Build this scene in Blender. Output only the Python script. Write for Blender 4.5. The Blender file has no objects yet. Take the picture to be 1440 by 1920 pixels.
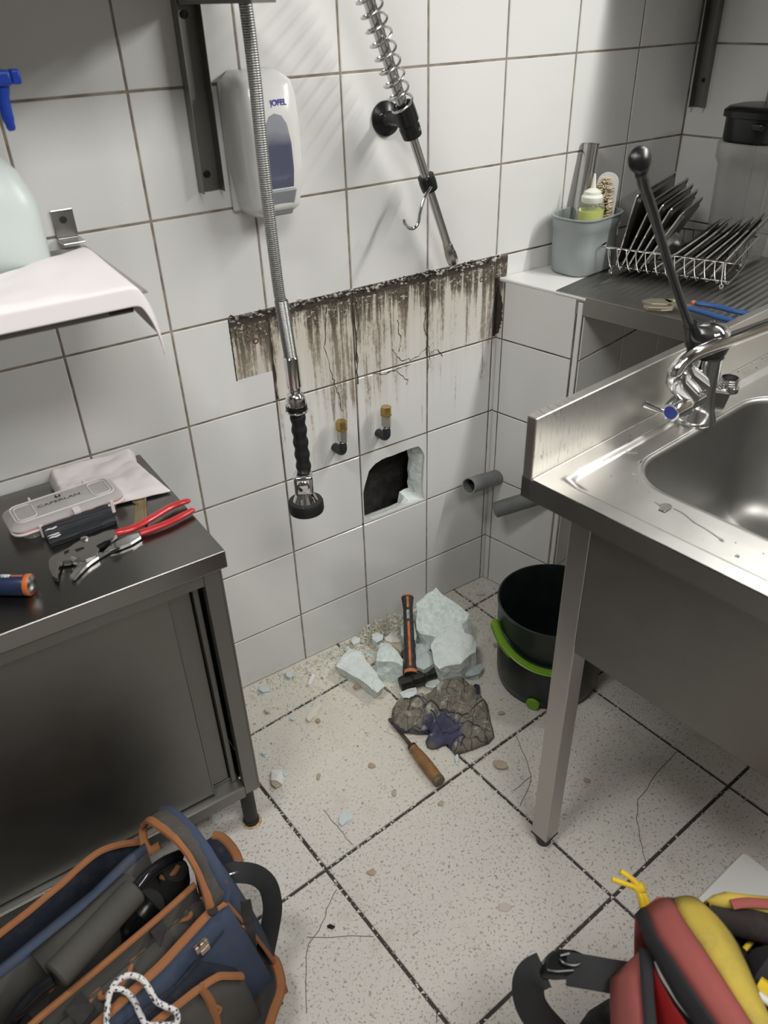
import bpy, bmesh, math, random
from mathutils import Matrix, Vector
C = bpy.context.scene.collection
R_ = math.radians
# ---------------------------------------------------------------- camera
FPX = 1467.3
CAM = Vector((-0.4349, -1.4062, 1.4753))
def _rot(a, b, c):
    return (Matrix.Rotation(a, 3, 'Z') @ Matrix.Rotation(b, 3, 'X') @ Matrix.Rotation(c, 3, 'Z'))
ROT = _rot(-0.5668548, 0.9847517, -0.0329421)
cam = bpy.data.cameras.new('camera'); camo = bpy.data.objects.new('camera', cam); C.objects.link(camo)
camo.matrix_world = Matrix.Translation(CAM) @ ROT.to_4x4()
cam.sensor_fit = 'HORIZONTAL'; cam.sensor_width = 36; cam.lens = FPX / 1440 * 36; cam.clip_start = 0.02
cam.dof.use_dof = True; cam.dof.focus_distance = 1.75; cam.dof.aperture_fstop = 6.5
bpy.context.scene.camera = camo
# ---------------------------------------------------------------- light
sc = bpy.context.scene
sc.view_settings.view_transform = 'Standard'; sc.view_settings.look = 'None'
sc.view_settings.gamma = 1; sc.view_settings.use_curve_mapping = False
sc.view_settings.exposure = 0.0
w = bpy.data.worlds.new('world'); sc.world = w; w.use_nodes = True
w.node_tree.nodes['Background'].inputs[0].default_value = (.93, .96, 1, 1)
w.node_tree.nodes['Background'].inputs[1].default_value = 0.06
def area(name, loc, tgt, size, power, col=(1, .98, .94), sy=None):
    l = bpy.data.lights.new(name, 'AREA'); l.energy = power; l.color = col
    l.shape = 'RECTANGLE'; l.size = size; l.size_y = sy or size
    o = bpy.data.objects.new(name, l); C.objects.link(o); o.location = loc
    o.rotation_euler = (Vector(tgt) - Vector(loc)).to_track_quat('-Z', 'Y').to_euler()
    return o
tube_ = area('lamp_right', (1.225, -.98, 1.87), (.5, -.75, .6), .035, 17.5, (1, .99, .955), 1.0)
zv = (Vector((1.225, -.98, 1.87)) - Vector((.55, -.85, .9))).normalized(); yv = Vector((.219, -.976, 0)); yv = (yv - zv*yv.dot(zv)).normalized(); xv = yv.cross(zv)
tube_.rotation_euler = Matrix((xv, yv, zv)).transposed().to_euler()
area('lamp_left', (-.75, -.9, 2.5), (.2, -.4, .3), .5, 16, (1, .985, .955), .25)
area('fill_room', (.1, -1.9, 2.5), (.1, -.8, 0), 1.2, 31, (1, .98, .95), .5)  # broad soft fill, added overhead for general brightness

# ---------------------------------------------------------------- pixel -> place in the room
def ray(x, y): return ROT @ Vector(((x - 720) / FPX, -(y - 960) / FPX, -1))
def at(x, y, z):
    r = ray(x, y); return CAM + r * ((z - CAM.z) / r.z)
def aty(x, y, yy):
    r = ray(x, y); return CAM + r * ((yy - CAM.y) / r.y)
# ---------------------------------------------------------------- mesh building
BASE = {}
class MB:
    def __init__(s, M=None): s.v = []; s.f = []; s.M = M or Matrix.Identity(4)
    def add(s, vs, fs):
        n = len(s.v); s.v += [s.M @ Vector(p) for p in vs]; s.f += [tuple(i + n for i in f) for f in fs]; return s
    def box(s, a, b):
        x0, y0, z0 = a; x1, y1, z1 = b
        return s.add([(x0,y0,z0),(x1,y0,z0),(x1,y1,z0),(x0,y1,z0),(x0,y0,z1),(x1,y0,z1),(x1,y1,z1),(x0,y1,z1)],
                     [(0,3,2,1),(4,5,6,7),(0,1,5,4),(1,2,6,5),(2,3,7,6),(3,0,4,7)])
    def prism(s, poly, z0, z1, top=None):
        n = len(poly); t = top or poly
        vs = [(p[0], p[1], z0) for p in poly] + [(p[0], p[1], z1) for p in t]
        return s.add(vs, [tuple(range(n))[::-1], tuple(range(n, 2*n))] + [(i, (i+1) % n, n + (i+1) % n, n + i) for i in range(n)])
    def tube(s, pts, r, n=12, cap=True, flat=1.0, up=None, closed=False):
        pts = [Vector(p) for p in pts]; m = len(pts)
        rs = r if isinstance(r, (list, tuple)) else [r] * m
        vs = []; nrm = None
        for i, p in enumerate(pts):
            if closed: t = (pts[(i+1) % m] - pts[i-1])
            else: t = (pts[min(i+1, m-1)] - pts[max(i-1, 0)])
            t = t.normalized() if t.length > 1e-9 else Vector((0, 0, 1))
            if up is not None: a = Vector(up)
            elif nrm is None: a = Vector((0, 0, 1)) if abs(t.z) < .9 else Vector((1, 0, 0))
            else: a = nrm
            a = (a - t * a.dot(t)).normalized(); nrm = a; b = t.cross(a)
            for k in range(n):
                th = 2 * math.pi * k / n
                vs.append(p + (b * math.cos(th) + a * math.sin(th) * flat) * rs[i])
        fs = []
        for i in range(m if closed else m - 1):
            j = (i + 1) % m
            for k in range(n): fs.append((i*n+k, i*n+(k+1) % n, j*n+(k+1) % n, j*n+k))
        if cap and not closed: fs += [tuple(range(n))[::-1], tuple(range((m-1)*n, m*n))]
        return s.add(vs, fs)
    def lathe(s, prof, n=32, o=(0, 0, 0), axis=None, cap=True):
        # prof: list of (r, h); axis direction
        ax = Vector(axis or (0, 0, 1)).normalized(); a = ax.orthogonal().normalized(); b = ax.cross(a); o = Vector(o)
        vs = []
        for r, h in prof:
            for k in range(n):
                th = 2*math.pi*k/n; vs.append(o + ax*h + (a*math.cos(th) + b*math.sin(th))*max(r, 1e-5))
        fs = []
        for i in range(len(prof)-1):
            for k in range(n): fs.append((i*n+k, i*n+(k+1) % n, (i+1)*n+(k+1) % n, (i+1)*n+k))
        if cap: fs += [tuple(range(n))[::-1], tuple(range((len(prof)-1)*n, len(prof)*n))]
        return s.add(vs, fs)
    def loft(s, A, B, steps=1, bend=None):
        A = [Vector(p) for p in A]; B = [Vector(p) for p in B]; n = len(A); vs = []
        for j in range(steps + 1):
            t = j / steps
            for a, b in zip(A, B):
                p = a.lerp(b, t)
                if bend: p = p + Vector(bend) * math.sin(math.pi * t)
                vs.append(p)
        return s.add(vs, [(j*n+i, j*n+i+1, (j+1)*n+i+1, (j+1)*n+i) for j in range(steps) for i in range(n-1)])
    def grid(s, fn, nu, nv):
        vs = [fn(i/nu, j/nv) for j in range(nv+1) for i in range(nu+1)]
        return s.add(vs, [(j*(nu+1)+i, j*(nu+1)+i+1, (j+1)*(nu+1)+i+1, (j+1)*(nu+1)+i) for j in range(nv) for i in range(nu)])
def frame(o, rz=0, x=None, z=None):
    if x is not None:
        x = Vector(x).normalized(); z = Vector(z); z = (z - x*z.dot(x)).normalized(); y = z.cross(x)
        m = Matrix((x, y, z)).transposed().to_4x4(); m.translation = Vector(o); return m
    return Matrix.Translation(Vector(o)) @ Matrix.Rotation(rz, 4, 'Z')
def obj(name, mb, m, parent=None, smooth=True, bevel=0, sub=0, solid=0, loc=None, label=None, kind=None, ang=35, seg=2, fix=True):
    base = Vector(loc) if loc is not None else (BASE.get(parent.name, Vector()) if parent else Vector())
    me = bpy.data.meshes.new(name); me.from_pydata([tuple(p - base) for p in mb.v], [], mb.f)
    if fix:
        b = bmesh.new(); b.from_mesh(me); bmesh.ops.recalc_face_normals(b, faces=b.faces); b.to_mesh(me); b.free()
    if smooth:
        me.polygons.foreach_set('use_smooth', [True]*len(me.polygons))
        if not sub: me.set_sharp_from_angle(angle=R_(ang))
    me.materials.append(m)
    o = bpy.data.objects.new(name, me); C.objects.link(o)
    if parent:
        o.parent = parent; BASE[o.name] = BASE[parent.name] if loc is None else base
        if loc is not None: o.location = base - BASE[parent.name]
    else: o.location = base; BASE[o.name] = base
    if solid:
        md = o.modifiers.new('solid', 'SOLIDIFY'); md.thickness = solid; md.offset = 0
    if sub:
        md = o.modifiers.new('sub', 'SUBSURF'); md.levels = sub; md.render_levels = sub
    if bevel:
        md = o.modifiers.new('bevel', 'BEVEL'); md.width = bevel; md.segments = seg; md.limit_method = 'ANGLE'; md.angle_limit = R_(40)
    if label: o['label'] = label
    if kind: o['kind'] = kind
    return o
def thing(name, label, cat, loc, group=None):
    o = bpy.data.objects.new(name, None); C.objects.link(o); o.location = loc; o.empty_display_size = .05
    o['label'] = label; o['category'] = cat
    if group: o['group'] = group
    BASE[o.name] = Vector(loc); return o
def tag(o, label, cat, group=None, kind=None):
    o['label'] = label; o['category'] = cat
    if group: o['group'] = group
    if kind: o['kind'] = kind
    return o
def text(name, s, size, m, parent, M, depth=.0004, fit=None, shear=0, bold=0):
    c = bpy.data.curves.new(name, 'FONT'); c.body = s; c.size = size; c.extrude = depth; c.align_x = 'CENTER'; c.align_y = 'CENTER'; c.shear = shear; c.offset = bold
    t = bpy.data.objects.new(name, c); C.objects.link(t); bpy.context.view_layer.update()
    me = bpy.data.meshes.new_from_object(t.evaluated_get(bpy.context.evaluated_depsgraph_get()))
    bpy.data.objects.remove(t)
    xs = [v.co.x for v in me.vertices]; sx = fit / (max(xs)-min(xs)) if fit else 1
    b = BASE[parent.name]
    for v in me.vertices:
        p = Vector((v.co.x*sx, v.co.y, v.co.z)); v.co = (M @ p) - b
    me.materials.clear(); me.materials.append(m)
    o = bpy.data.objects.new(name, me); C.objects.link(o); o.parent = parent; BASE[o.name] = b; return o
# ---------------------------------------------------------------- materials
MATS = {}
class NT:
    def __init__(s, name):
        s.m = bpy.data.materials.new(name); s.m.use_nodes = True; s.t = s.m.node_tree; s.n = s.t.nodes
        s.b = s.n['Principled BSDF']
    def new(s, ty, **k):
        x = s.n.new(ty)
        for a, v in k.items():
            if a in x.inputs.keys() if hasattr(x.inputs, 'keys') else False: x.inputs[a].default_value = v
            else: setattr(x, a, v)
        return x
    def l(s, a, b): s.t.links.new(a, b)
    def pos(s, scale=(1,1,1), world=False):
        mp = s.new('ShaderNodeMapping'); mp.inputs['Scale'].default_value = scale
        if world: g = s.new('ShaderNodeNewGeometry'); s.l(g.outputs['Position'], mp.inputs[0])
        else: g = s.new('ShaderNodeTexCoord'); s.l(g.outputs['Object'], mp.inputs[0])
        return mp.outputs[0]
    def noise(s, vec, scale, detail=3, rough=.5, dist=0):
        x = s.new('ShaderNodeTexNoise'); x.inputs['Scale'].default_value = scale; x.inputs['Detail'].default_value = detail
        x.inputs['Roughness'].default_value = rough; x.inputs['Distortion'].default_value = dist; s.l(vec, x.inputs['Vector']); return x.outputs[0]
    def ramp(s, v, stops):
        r = s.new('ShaderNodeValToRGB'); e = r.color_ramp.elements
        while len(e) < len(stops): e.new(.5)
        for k, (p, c) in enumerate(stops): e[k].position = p; e[k].color = (*c, 1) if len(c) == 3 else c
        s.l(v, r.inputs[0]); return r.outputs[0]
    def mix(s, f, a, b):
        x = s.new('ShaderNodeMix'); x.data_type = 'RGBA'
        for v, i in ((f, 0), (a, 6), (b, 7)):
            if isinstance(v, (int, float)): x.inputs[i].default_value = v
            elif isinstance(v, tuple): x.inputs[i].default_value = (*v, 1)
            else: s.l(v, x.inputs[i])
        return x.outputs[2]
    def math(s, op, a, b=0, c=0, clamp=False):
        x = s.new('ShaderNodeMath'); x.operation = op; x.use_clamp = clamp
        for i, v in enumerate((a, b, c)):
            if isinstance(v, (int, float)): x.inputs[i].default_value = v
            else: s.l(v, x.inputs[i])
        return x.outputs[0]
    def bump(s, h, st=.2, d=.002):
        x = s.new('ShaderNodeBump'); x.inputs['Strength'].default_value = st; x.inputs['Distance'].default_value = d
        s.l(h, x.inputs['Height']); s.l(x.outputs[0], s.b.inputs['Normal'])
def mat(name, col, rough=.5, metal=0, var=0, vscale=20, bump=0, bscale=60, stretch=(1,1,1), trans=0, ior=1.45, alpha=1, rvar=0, coat=0, sss=0, bd=.002):
    t = NT(name); b = t.b
    b.inputs['Base Color'].default_value = (*col, 1); b.inputs['Roughness'].default_value = rough; b.inputs['Metallic'].default_value = metal
    b.inputs['Transmission Weight'].default_value = trans; b.inputs['IOR'].default_value = ior; b.inputs['Alpha'].default_value = alpha
    b.inputs['Coat Weight'].default_value = coat
    v = t.pos(stretch)
    if var:
        n = t.noise(v, vscale, 4)
        t.l(t.mix(t.ramp(n, [(.3, (0,0,0)), (.7, (1,1,1))]), tuple(max(0, c*(1-var)) for c in col), tuple(min(1, c*(1+var)) for c in col)), b.inputs['Base Color'])
    if rvar:
        n = t.noise(v, vscale*.7, 5); t.l(t.math('MULTIPLY_ADD', n, rvar*2, rough-rvar), b.inputs['Roughness'])
    if bump: t.bump(t.noise(v, bscale, 4), bump, bd)
    MATS[name] = t.m; return t.m
# ---------------------------------------------------------------- palette
def tile_wall_material(name, stained):
    t = NT(name); b = t.b; v = t.pos(world=True)
    base = t.mix(t.noise(v, 3, 2), (.70, .70, .68), (.76, .76, .745))
    spk = t.ramp(t.noise(v, 260, 1), [(.745, (0,0,0)), (.77, (1,1,1))])
    base = t.mix(t.math('MULTIPLY', spk, .35), base, (.3, .27, .22))
    rough = .13
    if stained:
        sep = t.new('ShaderNodeSeparateXYZ'); t.l(v, sep.inputs[0]); x, z = sep.outputs[0], sep.outputs[2]
        d = t.math('SUBTRACT', .953, z)
        def vec(sx, sz):
            c = t.new('ShaderNodeCombineXYZ'); t.l(t.math('MULTIPLY', x, sx), c.inputs[0]); t.l(t.math('MULTIPLY', z, sz), c.inputs[2]); return c.outputs[0]
        drip = t.noise(vec(70, 3.2), 1, 5, .65); drip2 = t.noise(vec(24, 2.2), 1, 3, .5); fine = t.noise(vec(130, 90), 1, 4, .75); blob = t.noise(vec(16, 12), 1, 4, .65)
        xin = t.math('MULTIPLY', t.math('GREATER_THAN', x, .1145), t.math('LESS_THAN', x, .83))
        left = t.math('MAXIMUM', t.math('LESS_THAN', d, .128), t.math('GREATER_THAN', x, .203))
        zin = t.math('GREATER_THAN', d, .0)
        m = t.math('MULTIPLY', t.math('MULTIPLY', xin, left), zin)
        top = t.math('MULTIPLY', t.math('SUBTRACT', .075, d, clamp=True), 3.4)
        s1 = t.math('ADD', t.math('MULTIPLY', drip, 1.9), t.math('MULTIPLY', drip2, 1.1))
        s1 = t.math('ADD', s1, t.math('MULTIPLY', fine, .6)); s1 = t.math('ADD', s1, t.math('MULTIPLY', blob, .7))
        s1 = t.math('SUBTRACT', t.math('ADD', s1, top), t.math('MULTIPLY', d, 1.25))
        dk = t.math('MULTIPLY', t.math('MULTIPLY_ADD', s1, 4.4, -8.80, clamp=True), m)
        w1 = t.math('ADD', t.math('MULTIPLY', drip, .9), t.math('MULTIPLY', drip2, .9))
        w1 = t.math('SUBTRACT', w1, t.math('MULTIPLY', d, 1.9))
        xw = t.math('MULTIPLY', t.math('SUBTRACT', .86, x, clamp=True), 2.2, clamp=True)
        wash = t.math('MULTIPLY', t.math('MULTIPLY', t.math('MULTIPLY_ADD', w1, 1.9, -.62, clamp=True), m), xw)
        base = t.mix(t.math('MULTIPLY', wash, .70), base, (.50, .43, .33))
        cream = t.math('MULTIPLY', t.math('MULTIPLY_ADD', d, -4, 1.0, clamp=True), t.math('MULTIPLY', m, .8))
        base = t.mix(cream, base, (.62, .57, .47))
        upper = t.math('MULTIPLY_ADD', t.math('ADD', d, t.math('MULTIPLY', blob, .06)), -14, 2.1, clamp=True)
        dcol = t.mix(upper, t.mix(fine, (.115, .088, .058), (.25, .195, .13)), t.mix(t.ramp(fine, [(.4, (0,0,0)), (.62, (1,1,1))]), (.030, .024, .019), (.15, .115, .078)))
        base = t.mix(t.math('MULTIPLY', dk, t.math('MULTIPLY_ADD', upper, .18, .80)), base, dcol)
        flake = t.noise(vec(75, 110), 1, 3, .8)
        fl_ = t.math('MULTIPLY', t.math('MULTIPLY', t.math('GREATER_THAN', flake, .585), t.math('LESS_THAN', d, .05)), m)
        base = t.mix(t.math('MULTIPLY', fl_, .8), base, (.62, .58, .50))
        top2 = t.math('MULTIPLY_ADD', t.math('ADD', d, t.math('MULTIPLY', blob, .05)), -60, 2.9, clamp=True)
        base = t.mix(t.math('MULTIPLY', t.math('MULTIPLY', top2, m), t.math('MULTIPLY_ADD', flake, -5, 3.1, clamp=True)), base, (.075, .058, .042))
        # black line left by the edge of the old panel
        e = t.math('LESS_THAN', t.math('ABSOLUTE', t.math('SUBTRACT', x, t.math('MULTIPLY_ADD', fine, .004, .1135))), .0014)
        e = t.math('MULTIPLY', t.math('MULTIPLY', e, zin), t.math('LESS_THAN', d, .13))
        base = t.mix(e, base, (.03, .025, .02))
        hor = t.math('LESS_THAN', t.math('ABSOLUTE', t.math('SUBTRACT', d, t.math('MULTIPLY', fine, .022))), .006)
        base = t.mix(t.math('MULTIPLY', t.math('MULTIPLY', hor, xin), .9), base, (.04, .032, .026))
        t.l(t.math('MULTIPLY_ADD', t.math('MAXIMUM', dk, t.math('MULTIPLY', wash, .5)), .5, .13), b.inputs['Roughness'])
        t.bump(t.math('MULTIPLY', dk, fine), .5, .002)
        # purple-brown plug marks
    else: b.inputs['Roughness'].default_value = rough
    t.l(base, b.inputs['Base Color']); b.inputs['IOR'].default_value = 1.5
    return t.m
M_TILE = tile_wall_material('glazed_tile', False)
M_TILE_S = tile_wall_material('stained_glazed_tile', True)
def grout_material():
    t = NT('grout'); v = t.pos(world=True)
    g = t.mix(t.ramp(t.noise(v, 30, 4), [(.35, (0,0,0)), (.65, (1,1,1))]), (.33, .29, .23), (.17, .145, .11))
    sep = t.new('ShaderNodeSeparateXYZ'); t.l(v, sep.inputs[0])
    dark = t.math('MULTIPLY', t.math('GREATER_THAN', sep.outputs[0], .19), t.math('LESS_THAN', sep.outputs[2], .955))
    dark = t.math('MULTIPLY', dark, t.math('MULTIPLY_ADD', t.noise(v, 14, 3), 2, -.5, clamp=True))
    low = t.math('MULTIPLY_ADD', sep.outputs[2], 4, -1.2, clamp=True)
    g = t.mix(t.math('MULTIPLY', dark, low), g, (.045, .035, .028))
    t.l(g, t.b.inputs['Base Color']); t.b.inputs['Roughness'].default_value = .9; return t.m
M_GROUT = grout_material()
def floor_material():
    t = NT('speckled_floor_tile'); b = t.b; v = t.pos(world=True)
    base = t.mix(t.noise(v, 2.2, 3), (.60, .57, .53), (.68, .65, .605))
    f1 = t.ramp(t.noise(v, 190, 2, .5, .6), [(.595, (0,0,0)), (.635, (1,1,1))]); base = t.mix(t.math('MULTIPLY', f1, .66), base, (.20, .18, .155))
    f2 = t.ramp(t.noise(v, 75, 2), [(.68, (0,0,0)), (.72, (1,1,1))]); base = t.mix(t.math('MULTIPLY', f2, .45), base, (.27, .23, .19))
    # pinkish and grey wear, plaster dust around the rubble
    wear = t.ramp(t.noise(v, 9, 5, .6), [(.56, (0,0,0)), (.72, (1,1,1))]); base = t.mix(t.math('MULTIPLY', wear, .35), base, (.43, .36, .33))
    sep = t.new('ShaderNodeSeparateXYZ'); t.l(v, sep.inputs[0]); x, y = sep.outputs[0], sep.outputs[1]
    dx = t.math('MULTIPLY', t.math('SUBTRACT', x, .30), 1.9); dy = t.math('MULTIPLY', t.math('SUBTRACT', y, -.12), 1.9)
    r2 = t.math('ADD', t.math('MULTIPLY', dx, dx), t.math('MULTIPLY', dy, dy))
    n = t.noise(v, 11, 6, .7); n2 = t.noise(v, 120, 3, .7)
    du = t.math('MULTIPLY', t.math('MULTIPLY_ADD', r2, -1.15, t.math('MULTIPLY_ADD', n, 1.0, .62), clamp=True), t.ramp(n2, [(.38, (.25,.25,.25)), (.55, (1,1,1))]))
    base = t.mix(t.math('MULTIPLY', du, .72), base, (.70, .67, .56))
    t.l(base, b.inputs['Base Color'])
    t.l(t.math('MULTIPLY_ADD', t.noise(v, 14, 3), .22, .22), b.inputs['Roughness'])
    t.bump(t.noise(v, 160, 3), .12, .001); return t.m
M_FLOOR = floor_material()
M_JOINT = mat('dark_floor_joint', (.055, .048, .042), .9)
def joint_mat():
    t = NT('floor_joint'); v = t.pos(world=True)
    sep = t.new('ShaderNodeSeparateXYZ'); t.l(v, sep.inputs[0])
    near = t.math('MULTIPLY_ADD', sep.outputs[1], 1.6, 1.45, clamp=True)
    w_ = t.ramp(t.math('ADD', t.noise(v, 150, 2), t.math('MULTIPLY', near, .06)), [(.62, (0,0,0)), (.64, (1,1,1))])
    t.l(t.mix(w_, (.05, .043, .038), (.6, .58, .52)), t.b.inputs['Base Color']); t.b.inputs['Roughness'].default_value = .9; return t.m
M_JOINT = joint_mat()
def steel(name, col, rough, st, var=.12, amt=.25, sc_=1):
    t = NT(name); b = t.b; b.inputs['Metallic'].default_value = 1
    v = t.pos(st); n = t.noise(v, 60*sc_, 3); v2 = t.pos((1,1,1)); n2 = t.noise(v2, 5, 5, .65)
    t.l(t.mix(n2, tuple(c*(1-var) for c in col), tuple(min(1, c*(1+var)) for c in col)), b.inputs['Base Color'])
    t.l(t.math('ADD', t.math('MULTIPLY_ADD', n, amt*.3, rough-amt*.15), t.math('MULTIPLY_ADD', n2, amt*.7, -amt*.35)), b.inputs['Roughness'])
    t.bump(n, .04, .0004); return t.m
M_STEEL = steel('brushed_steel', (.50, .49, .47), .34, (1, 14, 14))
M_STEEL_D = steel('dull_cabinet_steel', (.24, .235, .22), .46, (1, 1, 22), .2, .3)
M_STEEL_T = steel('table_top_steel', (.235, .23, .22), .30, (22, 1, 1), .12, .15)
M_STEEL_S = steel('sink_steel', (.56, .55, .525), .37, (10, 10, 1), .12, .26)
M_STEEL_DR = steel('drainer_steel', (.42, .41, .385), .33, (1, 10, 10), .12, .12)
M_TRAY = steel('tray_steel', (.17, .165, .155), .36, (1, 1, 10), .1, .15)
M_CHROME = mat('chrome', (.78, .78, .78), .07, 1)
M_CHROME_D = mat('satin_tube_steel', (.55, .54, .53), .22, 1)
M_BLACK = mat('black_plastic', (.008, .0085, .009), .28)
M_RUBBER = mat('black_rubber', (.012, .012, .013), .5, bump=.05, bscale=200)
M_WHITE = mat('white_plastic', (.72, .72, .70), .22, coat=.3)
M_GREYPL = mat('grey_plastic', (.30, .33, .33), .38)
M_PIPE = mat('grey_drain_pipe', (.17, .175, .175), .42, var=.15, vscale=30)
M_PIPE_IN = mat('pipe_inside', (.03, .03, .03), .8)
M_BRASS = mat('brass', (.50, .36, .13), .3, .9, var=.15)
M_BRASS_D = mat('aged_brass', (.30, .23, .13), .4, .7, var=.2)
M_DARKPIPE = mat('dark_elbow', (.03, .032, .035), .5, .3)
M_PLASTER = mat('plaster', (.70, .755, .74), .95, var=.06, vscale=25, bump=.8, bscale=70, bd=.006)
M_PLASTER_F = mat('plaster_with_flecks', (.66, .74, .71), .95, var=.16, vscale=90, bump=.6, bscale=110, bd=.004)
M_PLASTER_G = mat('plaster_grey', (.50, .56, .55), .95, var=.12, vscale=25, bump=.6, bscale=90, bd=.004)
M_CHIP = mat('pale_chips', (.62, .60, .50), .9, var=.25, vscale=40)
M_CHIP_B = mat('bluish_chips', (.60, .68, .69), .9, var=.1)
M_CHIP_T = mat('terracotta_chips', (.44, .33, .26), .9, var=.15)
M_CHIP_W = mat('white_tile_chip', (.80, .79, .78), .2)
M_CHIP_TAN = mat('tan_chips', (.45, .38, .29), .9, var=.15)
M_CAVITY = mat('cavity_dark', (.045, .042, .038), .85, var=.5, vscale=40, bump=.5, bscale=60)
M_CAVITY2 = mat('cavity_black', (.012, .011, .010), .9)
M_CABLE = mat('braid', (.4, .4, .39), .35, .8)
# ---------------------------------------------------------------- the setting
random.seed(4)
TW, TH = .1987, .2
gap = .0040
HX0, HX1, HZ0, HZ1 = 2*TW, 3*TW, .354, .554
# back wall: backing with an opening behind the broken tile
wb = obj('wall_back', MB().box((-1.7, .0016, -.02), (HX0-.025, .045, 2.62)).box((HX1-.002, .0016, -.02), (1.6, .045, 2.62))
         .box((HX0-.025, .0016, -.02), (HX1-.002, .045, HZ0-.03)).box((HX0-.025, .0016, HZ1-.002), (HX1-.002, .045, 2.62))
         .box((HX0-.003, .0040, HZ0-.004), (HX0+.0035, .0060, HZ1)).box((HX0-.003, .0040, HZ0-.004), (HX1, .0060, HZ0+.0035)), M_GROUT, smooth=False)
wb['kind'] = 'structure'
def tile_mesh(w_, h_, t_=.008, bv=.0012):
    me = bpy.data.meshes.new('tile'); b = bmesh.new()
    bmesh.ops.create_cube(b, size=1, matrix=Matrix.Translation((w_/2, t_/2, h_/2)) @ Matrix.Diagonal((w_, t_, h_, 1)))
    es = [e for e in b.edges if all(abs(v.co.y) < 1e-5 for v in e.verts)]
    bmesh.ops.bevel(b, geom=es, offset=bv, segments=1, affect='EDGES'); b.to_mesh(me); b.free(); return me
def put_tile(me, m, parent, M, name='tile'):
    o = bpy.data.objects.new(name, me); C.objects.link(o); o.parent = parent
    o.matrix_basis = Matrix.Translation(-BASE[parent.name]) @ M
    if not me.materials: me.materials.append(m)
    return o
full = tile_mesh(TW-gap, TH-gap); fulls = full.copy(); full.materials.append(M_TILE); fulls.materials.append(M_TILE_S)
low = tile_mesh(TW-gap, .154-gap); low.materials.append(M_TILE)
for i in range(-4, 7):
    for k in range(-3, 7):          # row k spans z = 1.354-(k+1)*.2 .. 1.354-k*.2
        z0 = 1.354 - (k+1)*TH
        if i >= 5 and z0 < .65: continue
        if i == 2 and k == 4: continue
        if z0 > 1.8: continue
        if k == 6: me, z0, m = low, 0, M_TILE
        else:
            st = i >= 0 and i <= 4 and k in (2, 3, 4, 1); me, m = (fulls, M_TILE_S) if st else (full, M_TILE)
        jz = random.uniform(-.0003, .0003)
        put_tile(me, m, wb, Matrix.Translation((i*TW+gap/2, jz, z0+gap/2)))
# broken tile, plaster rim and cavity
cr = [(440,737),(470,700),(500,668),(530,650),(555,632),(600,612),(640,601),(680,586),(710,572),(745,560),(780,545),(820,530),(855,520),(885,512),
      (905,530),(925,560),(940,595),(938,650),(934,700),(930,780),(926,850),(930,920),(940,985),(890,1005),(830,1027),(770,1050),(700,1077),(630,1105),
      (560,1132),(510,1150),(465,1165),(430,1155),(400,1145),(385,1125),(378,1100),(374,1040),(373,990),(390,930),(400,880),(420,810)]
hole = [aty(600+a/4.8, 730+b/4.8, 0) for a, b in cr]
for p in hole: p.x = min(max(p.x, HX0+.004), HX1-.006); p.z = min(max(p.z, HZ0+.004), HZ1-.006)
cx = sum(p.x for p in hole)/len(hole); cz = sum(p.z for p in hole)/len(hole)
def to_rect(p, e=0):
    dx, dz = p.x-cx, p.z-cz; s_ = 1e9
    if dx > 1e-6: s_ = min(s_, (HX1-e-gap/2-cx)/dx)
    if dx < -1e-6: s_ = min(s_, (HX0+e+gap/2-cx)/dx)
    if dz > 1e-6: s_ = min(s_, (HZ1-e-gap/2-cz)/dz)
    if dz < -1e-6: s_ = min(s_, (HZ0+e+gap/2-cz)/dz)
    return Vector((cx+dx*s_, 0, cz+dz*s_))
pts = []
corners = [Vector((HX1-gap/2, 0, HZ1-gap/2)), Vector((HX1-gap/2, 0, HZ0+gap/2)), Vector((HX0+gap/2, 0, HZ0+gap/2)), Vector((HX0+gap/2, 0, HZ1-gap/2))]
pairs = [(p, to_rect(p)) for p in hole]
for c_ in corners:                      # snap the nearest ray to each corner
    k = min(range(len(pairs)), key=lambda i: (pairs[i][1]-c_).length); pairs[k] = (pairs[k][0], c_)
n = len(pairs); vs = []
for a, b in pairs: vs += [(a.x, 0, a.z), (b.x, 0, b.z), (a.x+random.uniform(-.0008,.0008), .008, a.z), (b.x, .008, b.z)]
fs = []
for i in range(n):
    j = (i+1) % n; a, b = 4*i, 4*j
    fs += [(a, b, b+1, a+1), (a+2, a+3, b+3, b+2), (a, a+2, b+2, b), (a+1, b+1, b+3, a+3)]
bt = obj('tile', MB().add(vs, fs), M_TILE_S, wb, smooth=False); bt['label'] = 'white tile with a jagged hole smashed through it'
# plaster: irregular ring stepping inward behind the tile
rings = []
for j, (yy, sh) in enumerate([(.0085, 1.0), (.016, .965), (.026, .93), (.036, .90), (.046, .885)]):
    r_ = []
    for i, p in enumerate(hole):
        f = sh + (random.uniform(-.035, .025) if j else 0)
        if p.x > HX1-.05 or p.z > HZ1-.075: f -= .022*j*(.6+.4*random.random())
        else: f = 1.0+.045*j
        r_.append((cx+(p.x-cx)*f, yy+random.uniform(-.002, .002)*(j > 0), cz+(p.z-cz)*f))
    rings.append(r_)
vs = [p for r_ in rings for p in r_]; n = len(hole)
vs += [(a.x, .0085, a.z) for a in [to_rect(p, -.004) for p in hole]]
fs = [(j*n+i, j*n+(i+1) % n, (j+1)*n+(i+1) % n, (j+1)*n+i) for j in range(4) for i in range(n)]
fs += [(i, 5*n+i, 5*n+(i+1) % n, (i+1) % n) for i in range(n)]
pr = obj('plaster_rim', MB().add(vs, fs), M_PLASTER, wb, smooth=False, fix=False)
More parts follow.
